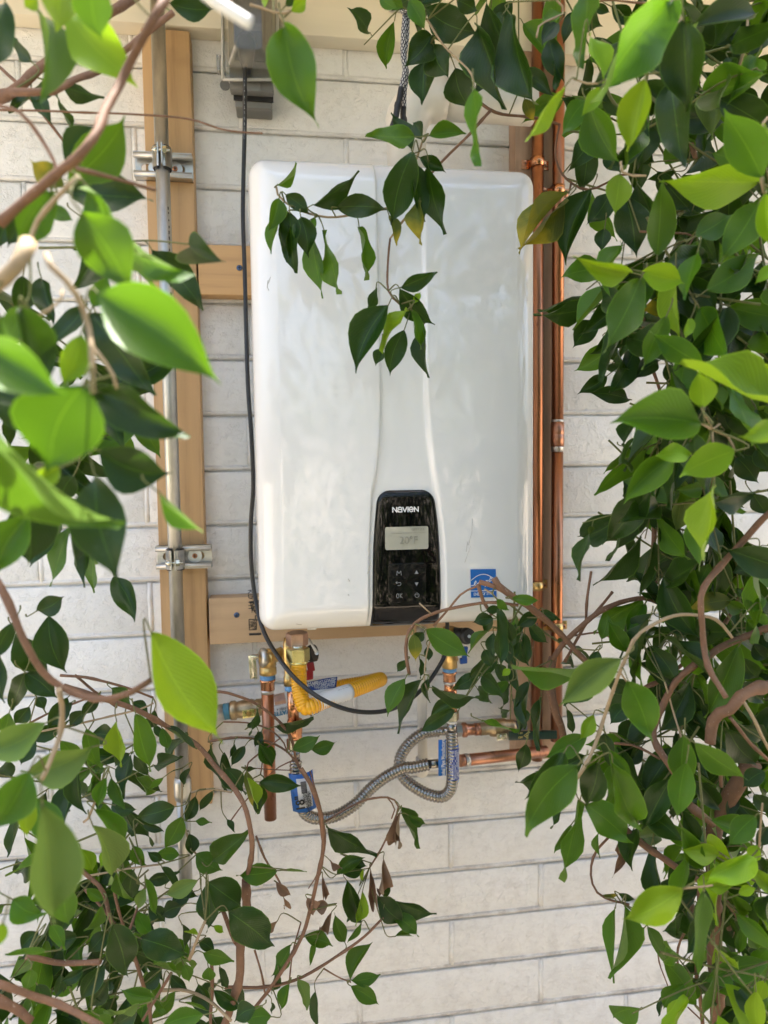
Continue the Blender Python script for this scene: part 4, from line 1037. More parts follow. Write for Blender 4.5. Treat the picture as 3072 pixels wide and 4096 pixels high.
a, b = vline(B, 635, 750, 832, d); hexnut('hex_nut', a, b, sz(66, d), M['chrome'], ch)
a, b = vline(B, 638, 830, 852, d); seg('washer', a, b, sz(44, d), M['white_plastic'], ch)
a, b = vline(B, 636, 850, 935, d); seg('sleeve', a, b, sz(40, d), M['stainless'], ch)
cpth = [B(637, 928, .16), B(640, 1060, .165), B(643, 1200, .165), B(641, 1330, .165), B(622, 1412, .16), B(560, 1465, .15), B(450, 1450, .14), B(330, 1388, .125), B(240, 1310, .105), B(203, 1220, .09), B(215, 1130, .085), B(280, 1030, .085), B(380, 950, .085), B(460, 928, .085), B(528, 924, .085)]
corrugated(cpth, sz(50, .14), sz(28.5, .15), M['stainless'], 'corrugated_tube', ch, .22)
seg('end_sleeve', B(520, 924, .085), B(600, 920, .082), sz(38, .085), M['stainless'], ch)
seg('end_nut', B(672, 916, .08), B(718, 914, .08), sz(56, .08), M['zinc'], ch, 6, False)
seg('end_sleeve', B(598, 920, .082), B(676, 916, .08), sz(40, .085), M['stainless'], ch)
a, b = vline(B, 644, 1030, 1335, .163); lw = MB().lathe(a, b, [(0, sz(53, d)), (1, sz(53, d))], 24).build('paper_label', M['sticker_blue'], ch)
a2, b2 = vline(B, 648, 1055, 1310, .165)
lp = MB(); n = 10
for j, p_ in enumerate((a2, b2)):
    for i in range(n + 1):
        t = math.radians(-62 + 124 * i / n); lp.v.append(tuple(p_ + Vector((math.sin(t), -math.cos(t), 0)) * sz(54.5, d)))
for i in range(n): lp.face((i, i + n + 1, i + n + 2, i + 1), True)
lp.build('label_panel', M['blue_dark'], lw)
fp = MB()
for col in range(8):
    t = math.radians(-48 + 14 * col); v = 0.04
    while v < .95:
        L = .02 + .06 * rnd.random()
        if rnd.random() < .85:
            p_ = a2 + (b2 - a2) * (v + L / 2) + Vector((math.sin(t), -math.cos(t), 0)) * sz(55.5, d)
            fp.obox(p_, Vector((math.cos(t), math.sin(t), 0)) * sz(2.0, d), Vector((math.sin(t), -math.cos(t), 0)) * .0002, (b2 - a2) * (L / 2))
        v += L + .012
fp.build('fine_print', M['label_white'], lw)
fa, fb = B(558, 995, .168), B(558, 1295, .168)
ez = (fa - fb).normalized(); exq = Vector((1, 0, -.02)).normalized()
fg = tagflag('tag_flap', ch, (fa + fb) / 2, exq, ez, sz(33, d), (fa - fb).length / 2, M['sticker_blue'], .001)
lettering('tag_lettering', 'Global Pipe Manufacturer', .0092, (fa + fb) / 2 + exq * sz(6, d) + Vector((0, -.0022, 0)), M['label_white'], fg, (math.pi / 2, -math.pi / 2, 0), .78, .00012)

# copper runs and green handled valve at the right
d = .115
cr = empty('copper_run', B(950, 1150, d), 'dull copper pipe running right from the end of the lower steel hose', 'pipe')
seg('pipe', B(740, 1165, .105), B(1420, 1090, .07), sz(50, .09), M['copper_old'], cr, 24)
seg('coupling', B(698, 1170, .108), B(742, 1165, .105), sz(52, .1), M['copper_old'], cr, 22)
MB().lathe(B(740, 1165, .105), B(778, 1161, .103), [(0, sz(56, .1)), (.6, sz(57, .1)), (1, sz(51, .1))], 22).build('solder_joint', M['solder'], cr)
d = .08
gvv = empty('ball_valve', B(1050, 900, d), 'brass ball valve with dark green lever handle among the branches', 'valve')
MB().lathe(B(716, 914, d), B(830, 908, d), [(0, sz(52, d)), (.1, sz(64, d)), (.35, sz(64, d)), (.42, sz(50, d)), (.85, sz(48, d)), (1, sz(48, d))], 22).build('copper_adapter', M['copper_old'], gvv)
MB().lathe(B(826, 908, d), B(872, 906, d), [(0, sz(54, d)), (1, sz(54, d))], 20).build('solder_joint', M['copper_old'], gvv)
MB().lathe(B(870, 906, d), B(1160, 880, d), [(0, sz(56, d)), (.25, sz(56, d)), (.28, sz(70, d)), (.4, sz(78, d)), (.7, sz(78, d)), (.78, sz(62, d)), (.9, sz(62, d)), (1, sz(56, d))], 24).build('body', M['brass_dull'], gvv)
MB().lathe(B(1155, 880, d), B(1250, 872, d), [(0, sz(44, d)), (1, sz(44, d))], 20).build('plug', simple('grey_end_plug', (.10, .11, .13), .5), gvv)
MB().obox(B(1055, 968, d + .02), Vector((sz(50, d), 0, 0)), Vector((0, .001, 0)), Vector((0, 0, sz(30, d)))).build('handle_plate', M['chrome'], gvv, bevel=.0008)
q = B(1055, 968, d + .021); MB().lathe(q, q + Vector((0, -.004, 0)), [(0, sz(22, d)), (1, sz(20, d))], 6, False).build('stem_nut', M['chrome'], gvv)
ha, hb = B(1105, 962, d + .022), B(1508, 950, d + .03)
hd_ = MB().obox((ha + hb) / 2, (hb - ha) / 2, Vector((0, .004, 0)), Vector((0, 0, sz(38, d)))).build('lever_handle', M['green_plastic'], gvv, bevel=.003)
for tx, zx, zy in (('ON', 1205, 940), ('OFF', 1208, 976), ('\u25c7', 1275, 958), ('GAS', 1420, 970), ('T-250', 1425, 950)):
    if tx == '\u25c7':
        dm = MB(); o_ = B(1278, 957, d + .029); strokes(dm, [[(-.010, 0), (0, .0065), (.010, 0), (0, -.0065), (-.010, 0)], [(-.006, 0), (.006, 0)]], o_, MX, MZ, .0009); dm.build('handle_emblem', M['gold_ink'], hd_)
    else: lettering('handle_lettering', tx, .0052, B(zx, zy, d + .0285), M['gold_ink'], hd_, (math.pi / 2, 0, 0), 1)
# white condensate pipe against the wall
d = .05
wp = empty('drain_pipe', B(390, 1290, d), 'slim white plastic drain pipe standing behind the steel hose loop', 'pipe')
a, b = vline(B, 390, 60, 1145, d); seg('pipe', a, b, sz(42, d), M['pvc_old'], wp, 22)
a, b = vline(B, 388, 1140, 1302, d); MB().lathe(a, b, [(0, sz(53, d)), (.75, sz(54, d)), (.92, sz(44, d)), (1, sz(20, d))], 22).build('end_cap', M['pvc'], wp)

# ------------------------------------------------------------------ things hanging from above
def T(i, j, zx, zy, d): return P(553 * i + zx / 3.0, 553 * j + zy / 3.0, d)
rp = empty('rope', T(1, 0, 950, 950, .3), 'black and white braided cord hanging doubled from the trim board, black tips', 'rope')
dR = .34
cA = cat_rom([T(1, 0, 1010, -60, .28), T(1, 0, 975, 40, .30), T(1, 0, 962, 140, dR), T(1, 0, 952, 330, dR), T(1, 0, 966, 450, dR), T(1, 0, 952, 530, dR), T(1, 0, 940, 585, dR)], 8)
cB = cat_rom([T(1, 0, 1000, 20, .30), T(1, 0, 1020, 60, .315), T(1, 0, 985, 100, .325), T(1, 0, 975, 250, .33), T(1, 0, 960, 380, .33), T(1, 0, 975, 480, .33), T(1, 0, 960, 600, .33), T(1, 0, 957, 702, .33)], 8)
for c in (cA, cB):
    o = MB().tube(c, .0037, 12).build('braided_strand', M['rope'], rp)
MB().tube(cat_rom([T(1, 0, 952, 70, .335), T(1, 0, 985, 55, .35), T(1, 0, 1022, 70, .335), T(1, 0, 1000, 20, .33), T(1, 0, 1010, -30, .32)], 6), .0042, 12).build('knot', M['rope'], rp)
MB().tube(cat_rom([T(1, 0, 942, 570, dR), T(1, 0, 930, 640, dR), T(1, 0, 918, 690, dR), T(1, 0, 905, 760, dR + .002), T(1, 0, 885, 822, dR + .004)], 5), [.0042] * 8 + [.0050] * 3 + [.0043] * 10, 12).build('tip_sleeve', M['rubber'], rp)
MB().tube(cat_rom([T(1, 0, 956, 695, .33), T(1, 0, 953, 745, .33), T(1, 0, 958, 790, .333), T(1, 0, 950, 880, .333), T(1, 0, 947, 953, .335)], 5), [.0042] * 8 + [.0049] * 3 + [.0044] * 10, 12).build('tip_sleeve', M['rubber'], rp)
q0, q1 = P(841, -14, .045), P(868, 25, .045)
tag(MB().box((q0.x, -.044, q1.z), (q1.x, -.0405, q0.z)).build('fixing_plate', M['zinc'], None, bevel=.0008), 'small metal plate on the trim board where the cord hangs', 'bracket')
wr = MB().tube(cat_rom([P(395, -60, .88), P(440, -16, .88), P(478, 12, .88), P(541, 51, .88)], 8), .0037, 14)
tag(wr.build('plastic_rod', M['white_plastic']), 'white plastic rod end poking in from the top edge', 'rod')

# ------------------------------------------------------------------ foliage
def leafmat(name, top, under, glow, rough=0.32, spots=0.0, trans=0.32, edge=None, dust=0.0):
    m, nt, b, out = newmat(name)
    uv = nt.nodes.new('ShaderNodeUVMap'); s = nt.nodes.new('ShaderNodeSeparateXYZ'); nt.links.new(uv.outputs[0], s.inputs[0])
    oi = nt.nodes.new('ShaderNodeObjectInfo'); v = texco(nt, 'World')
    au = mth(nt, 'ABSOLUTE', s.outputs[0])
    rib = mth(nt, 'SUBTRACT', 1.0, mth(nt, 'MULTIPLY', au, 26.0), clamp=True)
    vein = nt.nodes.new('ShaderNodeTexWave'); vein.bands_direction = 'X'; vein.inputs['Scale'].default_value = 5.2; vein.inputs['Distortion'].default_value = 1.2
    cv = nt.nodes.new('ShaderNodeCombineXYZ'); nt.links.new(mth(nt, 'SUBTRACT', s.outputs[1], mth(nt, 'MULTIPLY', au, 0.45)), cv.inputs[0]); nt.links.new(vein_v(nt, s), cv.inputs[1])
    nt.links.new(cv.outputs[0], vein.inputs['Vector'])
    n = noise_t(nt, v, 38, 4, 0.6)
    hs = nt.nodes.new('ShaderNodeHueSaturation'); hs.inputs['Color'].default_value = (*top, 1)
    nt.links.new(mth(nt, 'MULTIPLY_ADD', oi.outputs['Random'], 0.035, 0.482), hs.inputs['Hue'])
    nt.links.new(mth(nt, 'MULTIPLY_ADD', mth(nt, 'FRACT', mth(nt, 'MULTIPLY', oi.outputs['Random'], 7.13)), 0.55, 0.72), hs.inputs['Value'])
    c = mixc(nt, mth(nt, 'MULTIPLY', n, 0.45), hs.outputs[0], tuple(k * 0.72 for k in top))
    c = mixc(nt, mth(nt, 'MULTIPLY', vein.outputs['Fac'], 0.22), c, tuple(min(1, k * 1.5 + .01) for k in top))
    c = mixc(nt, mth(nt, 'MULTIPLY', rib, 0.42), c, tuple(min(1, k * 1.2 + .02) for k in glow))
    rim = mth(nt, 'MULTIPLY', mth(nt, 'SUBTRACT', au, 0.93), 14.0, clamp=True)
    c = mixc(nt, mth(nt, 'MULTIPLY', rim, 0.5), c, tuple(min(1, k * 1.1 + .02) for k in glow))
    geo = nt.nodes.new('ShaderNodeNewGeometry')
    c = mixc(nt, geo.outputs['Backfacing'], c, mixc(nt, mth(nt, 'MULTIPLY', rib, 0.35), under, tuple(min(1, k * 1.7) for k in under)))
    if edge:
        e = mth(nt, 'MULTIPLY', ramp(nt, mth(nt, 'MULTIPLY_ADD', s.outputs[1], 0.75, mth(nt, 'MULTIPLY', n, 0.45)), [(0.58, (0, 0, 0)), (0.80, (1, 1, 1))]), 0.85)
        c = mixc(nt, e, c, edge)
    if dust:
        dn = ramp(nt, noise_t(nt, v, 95, 5, 0.75), [(0.56, (0, 0, 0)), (0.75, (1, 1, 1))])
        gate = ramp(nt, noise_t(nt, v, 16, 2), [(0.45, (0, 0, 0)), (0.62, (1, 1, 1))])
        c = mixc(nt, mth(nt, 'MULTIPLY', mth(nt, 'MULTIPLY', dn, gate), dust), c, (0.26, 0.26, 0.21))
    if spots:
        sp = ramp(nt, noise_t(nt, v, 120, 2, 0.5), [(0.70, (0, 0, 0)), (0.74, (1, 1, 1))])
        c = mixc(nt, mth(nt, 'MULTIPLY', sp, spots), c, (0.05, 0.03, 0.012))
    nt.links.new(c, b.inputs['Base Color'])
    nt.links.new(mth(nt, 'MULTIPLY_ADD', n, 0.22, rough - 0.08, True), b.inputs['Roughness'])
    b.inputs['Specular IOR Level'].default_value = 0.32
    nt.links.new(bump(nt, mth(nt, 'MULTIPLY_ADD', vein.outputs['Fac'], 0.5, n), 0.24, 0.0013), b.inputs['Normal'])
    tr = nt.nodes.new('ShaderNodeBsdfTranslucent')
    nt.links.new(mixc(nt, mth(nt, 'MULTIPLY', rib, 0.35), mixc(nt, 0.45, glow, c), tuple(k * 0.6 for k in glow)), tr.inputs['Color'])
    mx = nt.nodes.new('ShaderNodeMixShader'); mx.inputs[0].default_value = trans
    nt.links.new(b.outputs[0], mx.inputs[1]); nt.links.new(tr.outputs[0], mx.inputs[2]); nt.links.new(mx.outputs[0], out.inputs[0])
    return m
def vein_v(nt, s): return mth(nt, 'MULTIPLY', s.outputs[0], 0.0)
LM = {
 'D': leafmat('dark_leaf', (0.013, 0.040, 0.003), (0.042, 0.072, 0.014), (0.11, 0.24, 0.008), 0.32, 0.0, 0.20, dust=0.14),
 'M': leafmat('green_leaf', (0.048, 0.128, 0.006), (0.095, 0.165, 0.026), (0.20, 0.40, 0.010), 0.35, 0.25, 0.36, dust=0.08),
 'S': leafmat('spotted_leaf', (0.035, 0.095, 0.006), (0.075, 0.13, 0.024), (0.17, 0.32, 0.012), 0.42, 0.9, 0.30, dust=0.12),
 'B': leafmat('young_sunlit_leaf', (0.185, 0.330, 0.008), (0.23, 0.36, 0.025), (0.36, 0.56, 0.012), 0.40, 0.0, 0.36),  # young green, with the lime of sunlit leaves put into the colour
 'U': leafmat('pale_leaf', (0.130, 0.205, 0.045), (0.14, 0.215, 0.05), (0.25, 0.39, 0.035), 0.52, 0.0, 0.36),
 'Y': leafmat('yellowing_leaf', (0.070, 0.105, 0.012), (0.13, 0.15, 0.03), (0.29, 0.31, 0.015), 0.44, 0.2, 0.30, edge=(0.42, 0.33, 0.02)),
 'X': leafmat('dead_leaf', (0.255, 0.165, 0.100), (0.30, 0.22, 0.145), (0.30, 0.18, 0.08), 0.7, 0.3, 0.15),
}
TS = [0, .03, .08, .15, .25, .37, .50, .62, .73, .82, .88, .93, 1.0]
def half_w(t, p):
    a = math.sin(math.pi * min(1, t / .93 if t < .93 else 1) ** p) ** .95 * .5 if t < .93 else 0
    tip = .13 * ((1 - t) / .22) ** 1.2 if t > .78 else 0
    return max(a, tip, .005)
def leaf_mesh(kind, k, segs=TS, us=(-1, -.5, 0, .5, 1)):
    r = random.Random(k * 31 + ord(kind)); me = bpy.data.meshes.new('leaf')
    p = r.uniform(.84, 1.06); curl = r.uniform(-.16, .22); fold = r.uniform(.10, .62); sway = r.uniform(-.16, .16); wav = r.uniform(.01, .08); ph = r.uniform(0, 6)
    if kind == 'X': curl, fold, wav, sway = r.uniform(.3, .6), r.uniform(.8, 1.3), .16, r.uniform(-.2, .2)
    v, f, uv = [], [], []
    for i, t in enumerate(segs):
        hw = half_w(t, p); cx_ = sway * math.sin(math.pi * t) + (.05 * (t - .85) / .15 * (1 if k % 2 else -1) if t > .85 else 0)
        for u in us:
            z = fold * (abs(u) ** 1.3) * hw * .8 - curl * (t - .0) ** 2 + wav * math.sin(9 * t + ph + u * 2) * abs(u) + .35 * curl * t
            v.append((cx_ + hw * u * (1 - .1 * fold), t, z))
    n = len(us)
    for i in range(len(segs) - 1):
        for j in range(n - 1): f.append((i * n + j, i * n + j + 1, (i + 1) * n + j + 1, (i + 1) * n + j)); uv += [(us[j], segs[i]), (us[j + 1], segs[i]), (us[j + 1], segs[i + 1]), (us[j], segs[i + 1])]
    # width is normalised to 1 by the object scale; keep lateral bend modest
    me.from_pydata(v, [], f); l = me.uv_layers.new(name='UVMap')
    for i, c in enumerate(uv): l.data[i].uv = c
    me.polygons.foreach_set('use_smooth', [True] * len(f)); me.materials.append(LM[kind]); me.update(); return me
NV = 12
LMESH = {k: [leaf_mesh(k, q) for q in range(NV)] for k in LM}
LOW = [leaf_mesh(k, q, [0, .18, .45, .72, .9, 1.0], (-1, 0, 1)) for k in 'DDM' for q in range(3)]

class Plant:
    def __init__(s, name, loc, label, cat):
        s.root = empty(name, loc, label, cat, None); s.leaves = []; s.paths = []; s.pet = MB(); s.nb = 0
    def branch(s, pts, r0, r1=None, mat='bark', n=9):
        c = resample(cat_rom(pts, 8), .012); m = len(c); r1 = r0 * .6 if r1 is None else r1
        rr = [(r0 + (r1 - r0) * i / (m - 1)) * (1 + .18 * noise.noise(c[i] * 70 + Vector((s.nb, 0, 0))) + (.24 if (i * 5 + s.nb) % 11 == 0 else 0)) for i in range(m)]
        c = [p + Vector((noise.noise(p * 23), noise.noise(p * 23 + Vector((5, 0, 0))), noise.noise(p * 23 + Vector((0, 9, 0))))) * min(.004, r0 * .6) for p in c]
        s.nb += 1; MB().tube(c, rr, n).build('branch', M[mat], s.root); s.paths.append(c); return c
    def leaf(s, base, tip, width, kind, roll, share, k=None, pet=True):
        s.leaves.append((share, base, tip, width, kind, roll, rnd.randrange(NV) if k is None else k)); 
        if pet: s.petiole(base, tip)
    def petiole(s, base, tip):
        best, bd = None, .06
        for c in s.paths:
            for p in c[::2]:
                dd = (p - base).length
                if dd < bd: best, bd = p, dd
        ax = (base - tip).normalized()
        if best is None: e = base + ax * .016 + Vector((0, 0, .004))
        else: e = best
        mid = base + ax * min(.014, max(.004, bd * .4))
        if (e - mid).length < .002: return
        s.pet.tube(cat_rom([base - ax * .002, mid, e], 4), [.00075] * 5 + [.0010] * 4, 5, caps=False)
    def finish(s):
        s.leaves.sort(key=lambda a: -a[0]); rest = MB(); rm = []
        for i, (sh, b, t, w_, kind, roll, k) in enumerate(s.leaves):
            ax = t - b; L = ax.length; ay = ax / L; v = ((b + t) / 2 - CAM).normalized()
            sd = ay.cross(v)
            if sd.length < 1e-3: sd = ay.cross(Vector((1, 0, 0)))
            sd.normalize(); n0 = sd.cross(ay)
            if n0.dot(v) > 0: n0 = -n0; sd = -sd
            # n0 faces the viewer; the glossy upper side turns to the light when the leaf hangs out
            half = (_sd - v).normalized()
            for alt in (0, .5, -.5, .9, -.9):      # a leaf does not sit just where it would mirror the sun
                r2 = roll + alt
                if abs((n0 * math.cos(r2) + sd * math.sin(r2)).dot(half)) < .84: roll = r2; break
            nn = n0 * math.cos(roll) + sd * math.sin(roll); sx = ay.cross(nn)
            me = LMESH[kind][k]
            mat4 = Matrix(((sx.x * w_, ay.x * L, nn.x * L, b.x), (sx.y * w_, ay.y * L, nn.y * L, b.y), (sx.z * w_, ay.z * L, nn.z * L, b.z), (0, 0, 0, 1)))
            if i < 295:
                o = bpy.data.objects.new('leaf', me); COL.objects.link(o); o.parent = s.root
                o.matrix_local = Matrix.Translation(-WL[s.root.name]) @ mat4
            else: rm.append((me, mat4))
        if s.pet.f: s.pet.build('petioles', M['twig'], s.root)['kind'] = 'stuff'
        if rm:
            bm = bmesh.new(); mats = []
            for me, m4 in rm:
                n0_ = len(bm.verts); f0 = len(bm.faces); bm.from_mesh(me); bm.verts.ensure_lookup_table(); bm.faces.ensure_lookup_table()
                if me.materials[0] not in mats: mats.append(me.materials[0])
                mi = mats.index(me.materials[0])
                for v_ in bm.verts[n0_:]: v_.co = m4 @ v_.co - WL[s.root.name]
                for f_ in bm.faces[f0:]: f_.material_index = mi
            me = bpy.data.meshes.new('inner_leaves'); bm.to_mesh(me); bm.free()
            for m_ in mats: me.materials.append(m_)
            o = bpy.data.objects.new('inner_leaves', me); COL.objects.link(o); o.parent = s.root; o['kind'] = 'stuff'
print('z bottom', P(830, 2212, .3).z)
PR = Plant('ficus_tree', P(1500, 2200, .45) * Vector((1, 1, 0)) if False else Vector((P(1470, 2200, .48).x, -.48, 0)), 'tall leafy ficus filling the right side in front of the copper pipes', 'tree')
PL = Plant('ficus_tree', Vector((P(-120, 1600, .75).x, -.75, 0)), 'nearest leafy ficus, its blurred bright leaves hanging over the left edge', 'tree')
PB = Plant('ficus_shrub', Vector((P(430, 2212, .3).x, -.3, 0)), 'low ficus shrub with dark and dried leaves at the lower left under the conduit', 'shrub')
RAW = {}
# each branch: tile, width, near/far distance from the wall (cm), colour, points in that tile of the reading
BR = {'L': '''
00 58 74 b 0,1450 370,1130 480,1060 600,900 700,700 830,450 1000,120 1090,-40
00 60 46 b -60,680 0,640 150,540 450,270 700,90 930,-40
00 42 52 b 80,600 300,590 480,520 660,440 860,290 1120,70
00 20 42 b -20,420 20,450 150,580 280,740 430,940
00 13 50 b -20,713 500,725 1000,750 1240,775 1450,840 1700,866
00 25 70 b -20,680 130,730 260,890 340,1030 372,1120
00 25 70 b 490,1090 650,1130 850,1185 1010,1240
00 30 76 t 515,1145 400,1250 260,1400 210,1500 190,1600
00 95 82 t -90,1890 60,1780 130,1690 185,1570
01 36 82 t 300,-10 330,70 480,220 560,430 600,620 600,890
01 24 78 t 610,600 720,740 760,860
01 20 78 t 220,400 380,310 405,220
02 45 65 b -20,440 0,480 100,700 200,900 300,1050 420,1150 560,1200 720,1200 850,1170 975,1090
02 34 66 t 380,1150 400,1300 390,1450 310,1659 270,1740
03 45 62 b -40,1395 0,1410 150,1450 350,1520 500,1590 660,1669''',
'B': '''
02 36 36 b 420,1130 700,1220 900,1290 1080,1390 1270,1510 1400,1659 1560,1860 1620,2060 1625,2260 1600,2380 1600,2610
03 58 36 b 1600,720 1600,950 1550,1150 1540,1450 1440,1690
02 18 30 b 390,1060 600,1080 800,1130 990,1200
02 14 34 b 190,1370 350,1290 640,1180
02 14 34 t 270,1420 600,1350 900,1280 990,1240
02 18 30 b 480,1060 640,1180 760,1270
0A 25 24 b -40,560 0,555 150,560 350,640 500,730 600,830 680,960 710,1100 740,1180 830,1320 890,1480 925,1690
0A 22 24 b -20,965 250,935 480,970 640,1050 722,1150
0A 14 24 b 110,805 300,810 430,840 540,900 620,990 640,1060
0A 14 25 b 300,1200 310,1150 430,1050 580,945
0A 12 24 b 690,1122 570,1180 450,1280
0A 12 24 b 150,1659 260,1500 400,1340
0A 12 25 b 440,1000 435,1150 420,1240
0A 10 22 b 280,1180 500,1200 690,1206
03 60 55 b -60,1480 0,1510 100,1560 200,1650
03 36 45 b 170,1230 400,1265 650,1255
03 28 40 b 430,560 560,690 660,790 720,980 800,1090 860,1200 920,1380 960,1520 980,1680
03 18 40 b 545,780 640,880 740,1000
03 14 38 t 580,695 800,660 1040,625
03 20 36 b 730,760 770,920 820,1080
03 18 42 b 820,1100 880,930 940,770
03 22 42 b 1110,1330 1020,1480 920,1640
03 20 38 t 1050,1445 1200,1440 1350,1510 1500,1640
03 24 34 b 1370,1270 1375,1450 1365,1680
03 28 34 b 1440,930 1500,1080 1548,1160
03 16 32 t 1180,0 1180,320 1210,430 1240,520 1275,560
03 14 34 t 1235,160 1350,135 1500,158
03 18 42 t 660,90 640,150 600,260 570,330 540,350
03 20 40 t 1225,1240 1290,1080 1330,990
13 28 30 b 290,0 350,100 400,230 430,400 430,550 390,750 340,950 280,1130 200,1280 100,1420 -10,1560
13 20 28 b -200,1420 0,1420 200,1390 400,1300 540,1210 700,1090 825,970
13 14 25 b 450,345 600,260 720,205 850,190 910,220 920,280 860,420 800,540 735,650
13 9 24 b 350,20 430,300 450,500 400,680 340,780
13 10 27 b 440,1300 540,1360 615,1388
13 14 28 b 0,440 60,590 130,700 180,800
13 14 28 b -10,1180 40,1350 55,1450
13 10 27 b 290,1000 240,1180 215,1400
13 10 24 b 850,190 900,260 880,330''',
'R': '''
10 16 40 t 850,1350 730,1370 600,1395 470,1410 350,1385 220,1330 140,1260 130,1205
10 18 36 b 1525,715 1400,850 1240,1010 1095,1170
10 14 40 b 870,1545 855,1700 850,1840 870,1910 930,1970 1005,2008
10 14 40 t 1095,1170 1060,1300 960,1420 870,1545
10 14 44 t 1110,130 1220,300 1390,470 1412,565
10 14 40 t 1115,870 1075,920 1040,1030 1015,1060
10 14 40 b 1015,1040 900,1300 850,1350
10 16 60 t -40,30 30,50 160,90 220,70
10 12 60 t 150,95 180,120 188,165
20 20 36 b -200,670 -120,720 0,750 200,770 310,810
20 16 36 b 312,805 280,1000 330,1140 430,1215 520,1225 640,1170 720,1130 860,1140
20 14 36 b 380,1190 365,1250
20 20 62 t 1085,-30 1075,70 1095,150 1000,165
20 16 60 t 1015,365 860,480
20 18 50 t 1530,40 1520,250 1480,400 1440,520
20 20 66 t 1659,760 1610,850 1620,1160 1640,1260
20 16 58 t 700,1050 730,1130 870,1140
20 30 48 b 1160,930 1190,1030
20 14 60 t 560,540 480,540 400,510
20 14 50 b 530,20 640,0 900,20 1200,-20
20 14 50 t 290,0 340,80 180,160 160,240
20 16 52 b 830,1500 1180,1530 1050,1659
21 24 36 b 855,400 850,500 870,620 930,780 965,890
21 14 68 t 1300,1120 1240,1010 1230,980
21 14 52 t 1110,330 1190,270 1440,335
21 40 50 t 1150,330 1225,470
21 18 52 t 1255,250 1265,440
21 30 46 b 1350,490 1360,640
21 18 66 t 1230,1085 1310,1130 1400,1170 1440,1260
21 16 64 t 1310,1260 1300,1130 1350,1090
21 12 40 b 700,850 750,930
22 45 42 b -110,430 -90,470 0,545 120,620 300,780 400,890 490,975
22 38 40 b 260,960 330,860 450,740 560,650 700,580 830,555 910,570 980,610 1005,670
22 22 38 b 340,970 390,880 480,720 560,630 650,520
22 20 38 b 478,705 490,550 512,385
22 58 36 b 265,940 240,1070 270,1250 320,1400 335,1480
22 26 58 t 400,1760 460,1659 540,1500 610,1300 660,1150 720,980 790,830 900,740 1050,670 1200,665 1330,700 1430,815
22 46 60 b 1700,-10 1640,40 1500,190 1350,350 1240,510 1225,650 1240,850 1280,1020 1390,1205
22 52 50 b 1720,720 1650,750 1450,830 1250,940 1080,1080 980,1240 920,1450 1010,1640 1080,1760
22 30 46 b 860,1140 1000,1070 1200,900 1380,720 1500,490
22 84 54 b 1720,1110 1659,1130 1500,1180 1420,1280 1320,1330 1285,1500
22 26 54 b 1410,1330 1520,1470 1680,1630
22 26 54 t 1480,1190 1560,1340 1680,1560
22 16 50 t 990,1100 1040,1280 1115,1515
22 36 34 b 930,60 915,200 910,300 930,420 922,570
22 18 34 b 950,120 962,305
22 18 40 b 990,150 1080,260 1180,240
22 14 36 b 120,1050 140,850 160,720
22 14 36 b 400,800 560,780 650,820
22 14 50 t 700,1040 740,1100
22 14 50 t 600,1420 660,1560
22 20 46 b 660,1500 800,1520 960,1600
12 24 42 b 990,1050 970,900 990,780 1060,700 1200,640 1400,600 1550,590 1700,605
12 16 42 b 1150,740 1240,640 1330,530 1410,490 1460,468
12 34 42 b 1445,452 1560,490 1680,560
12 26 42 b 1438,470 1470,580 1530,665
12 12 42 t 1170,720 1110,900 1090,1080 1112,1155
12 10 43 t 1060,590 1140,662
12 12 42 t 1480,500 1560,560 1600,700 1590,900
23 120 46 b 1560,-40 1470,90 1380,220 1325,380 1305,560 1300,800 1320,1100 1340,1700
23 50 46 b 700,345 780,440 900,540 1060,640 1215,725
23 56 52 b 1150,240 1310,375
23 18 44 b 625,450 540,550 510,680 540,790 620,850 760,885
23 18 46 b 1210,900 1150,1010 1080,1150 1070,1250 1110,1400 1145,1490
23 30 52 b 1345,-20 1352,120
23 30 48 b 1390,870 1490,995
23 35 46 b 1215,730 1215,1000 1195,1310 1220,1480 1240,1680
23 10 40 b 940,1160 960,1280 1010,1410
23 12 46 b 1140,1550 1235,1640
23 14 64 t 1110,780 1240,770 1300,760
23 16 62 t 1600,520 1620,230'''}
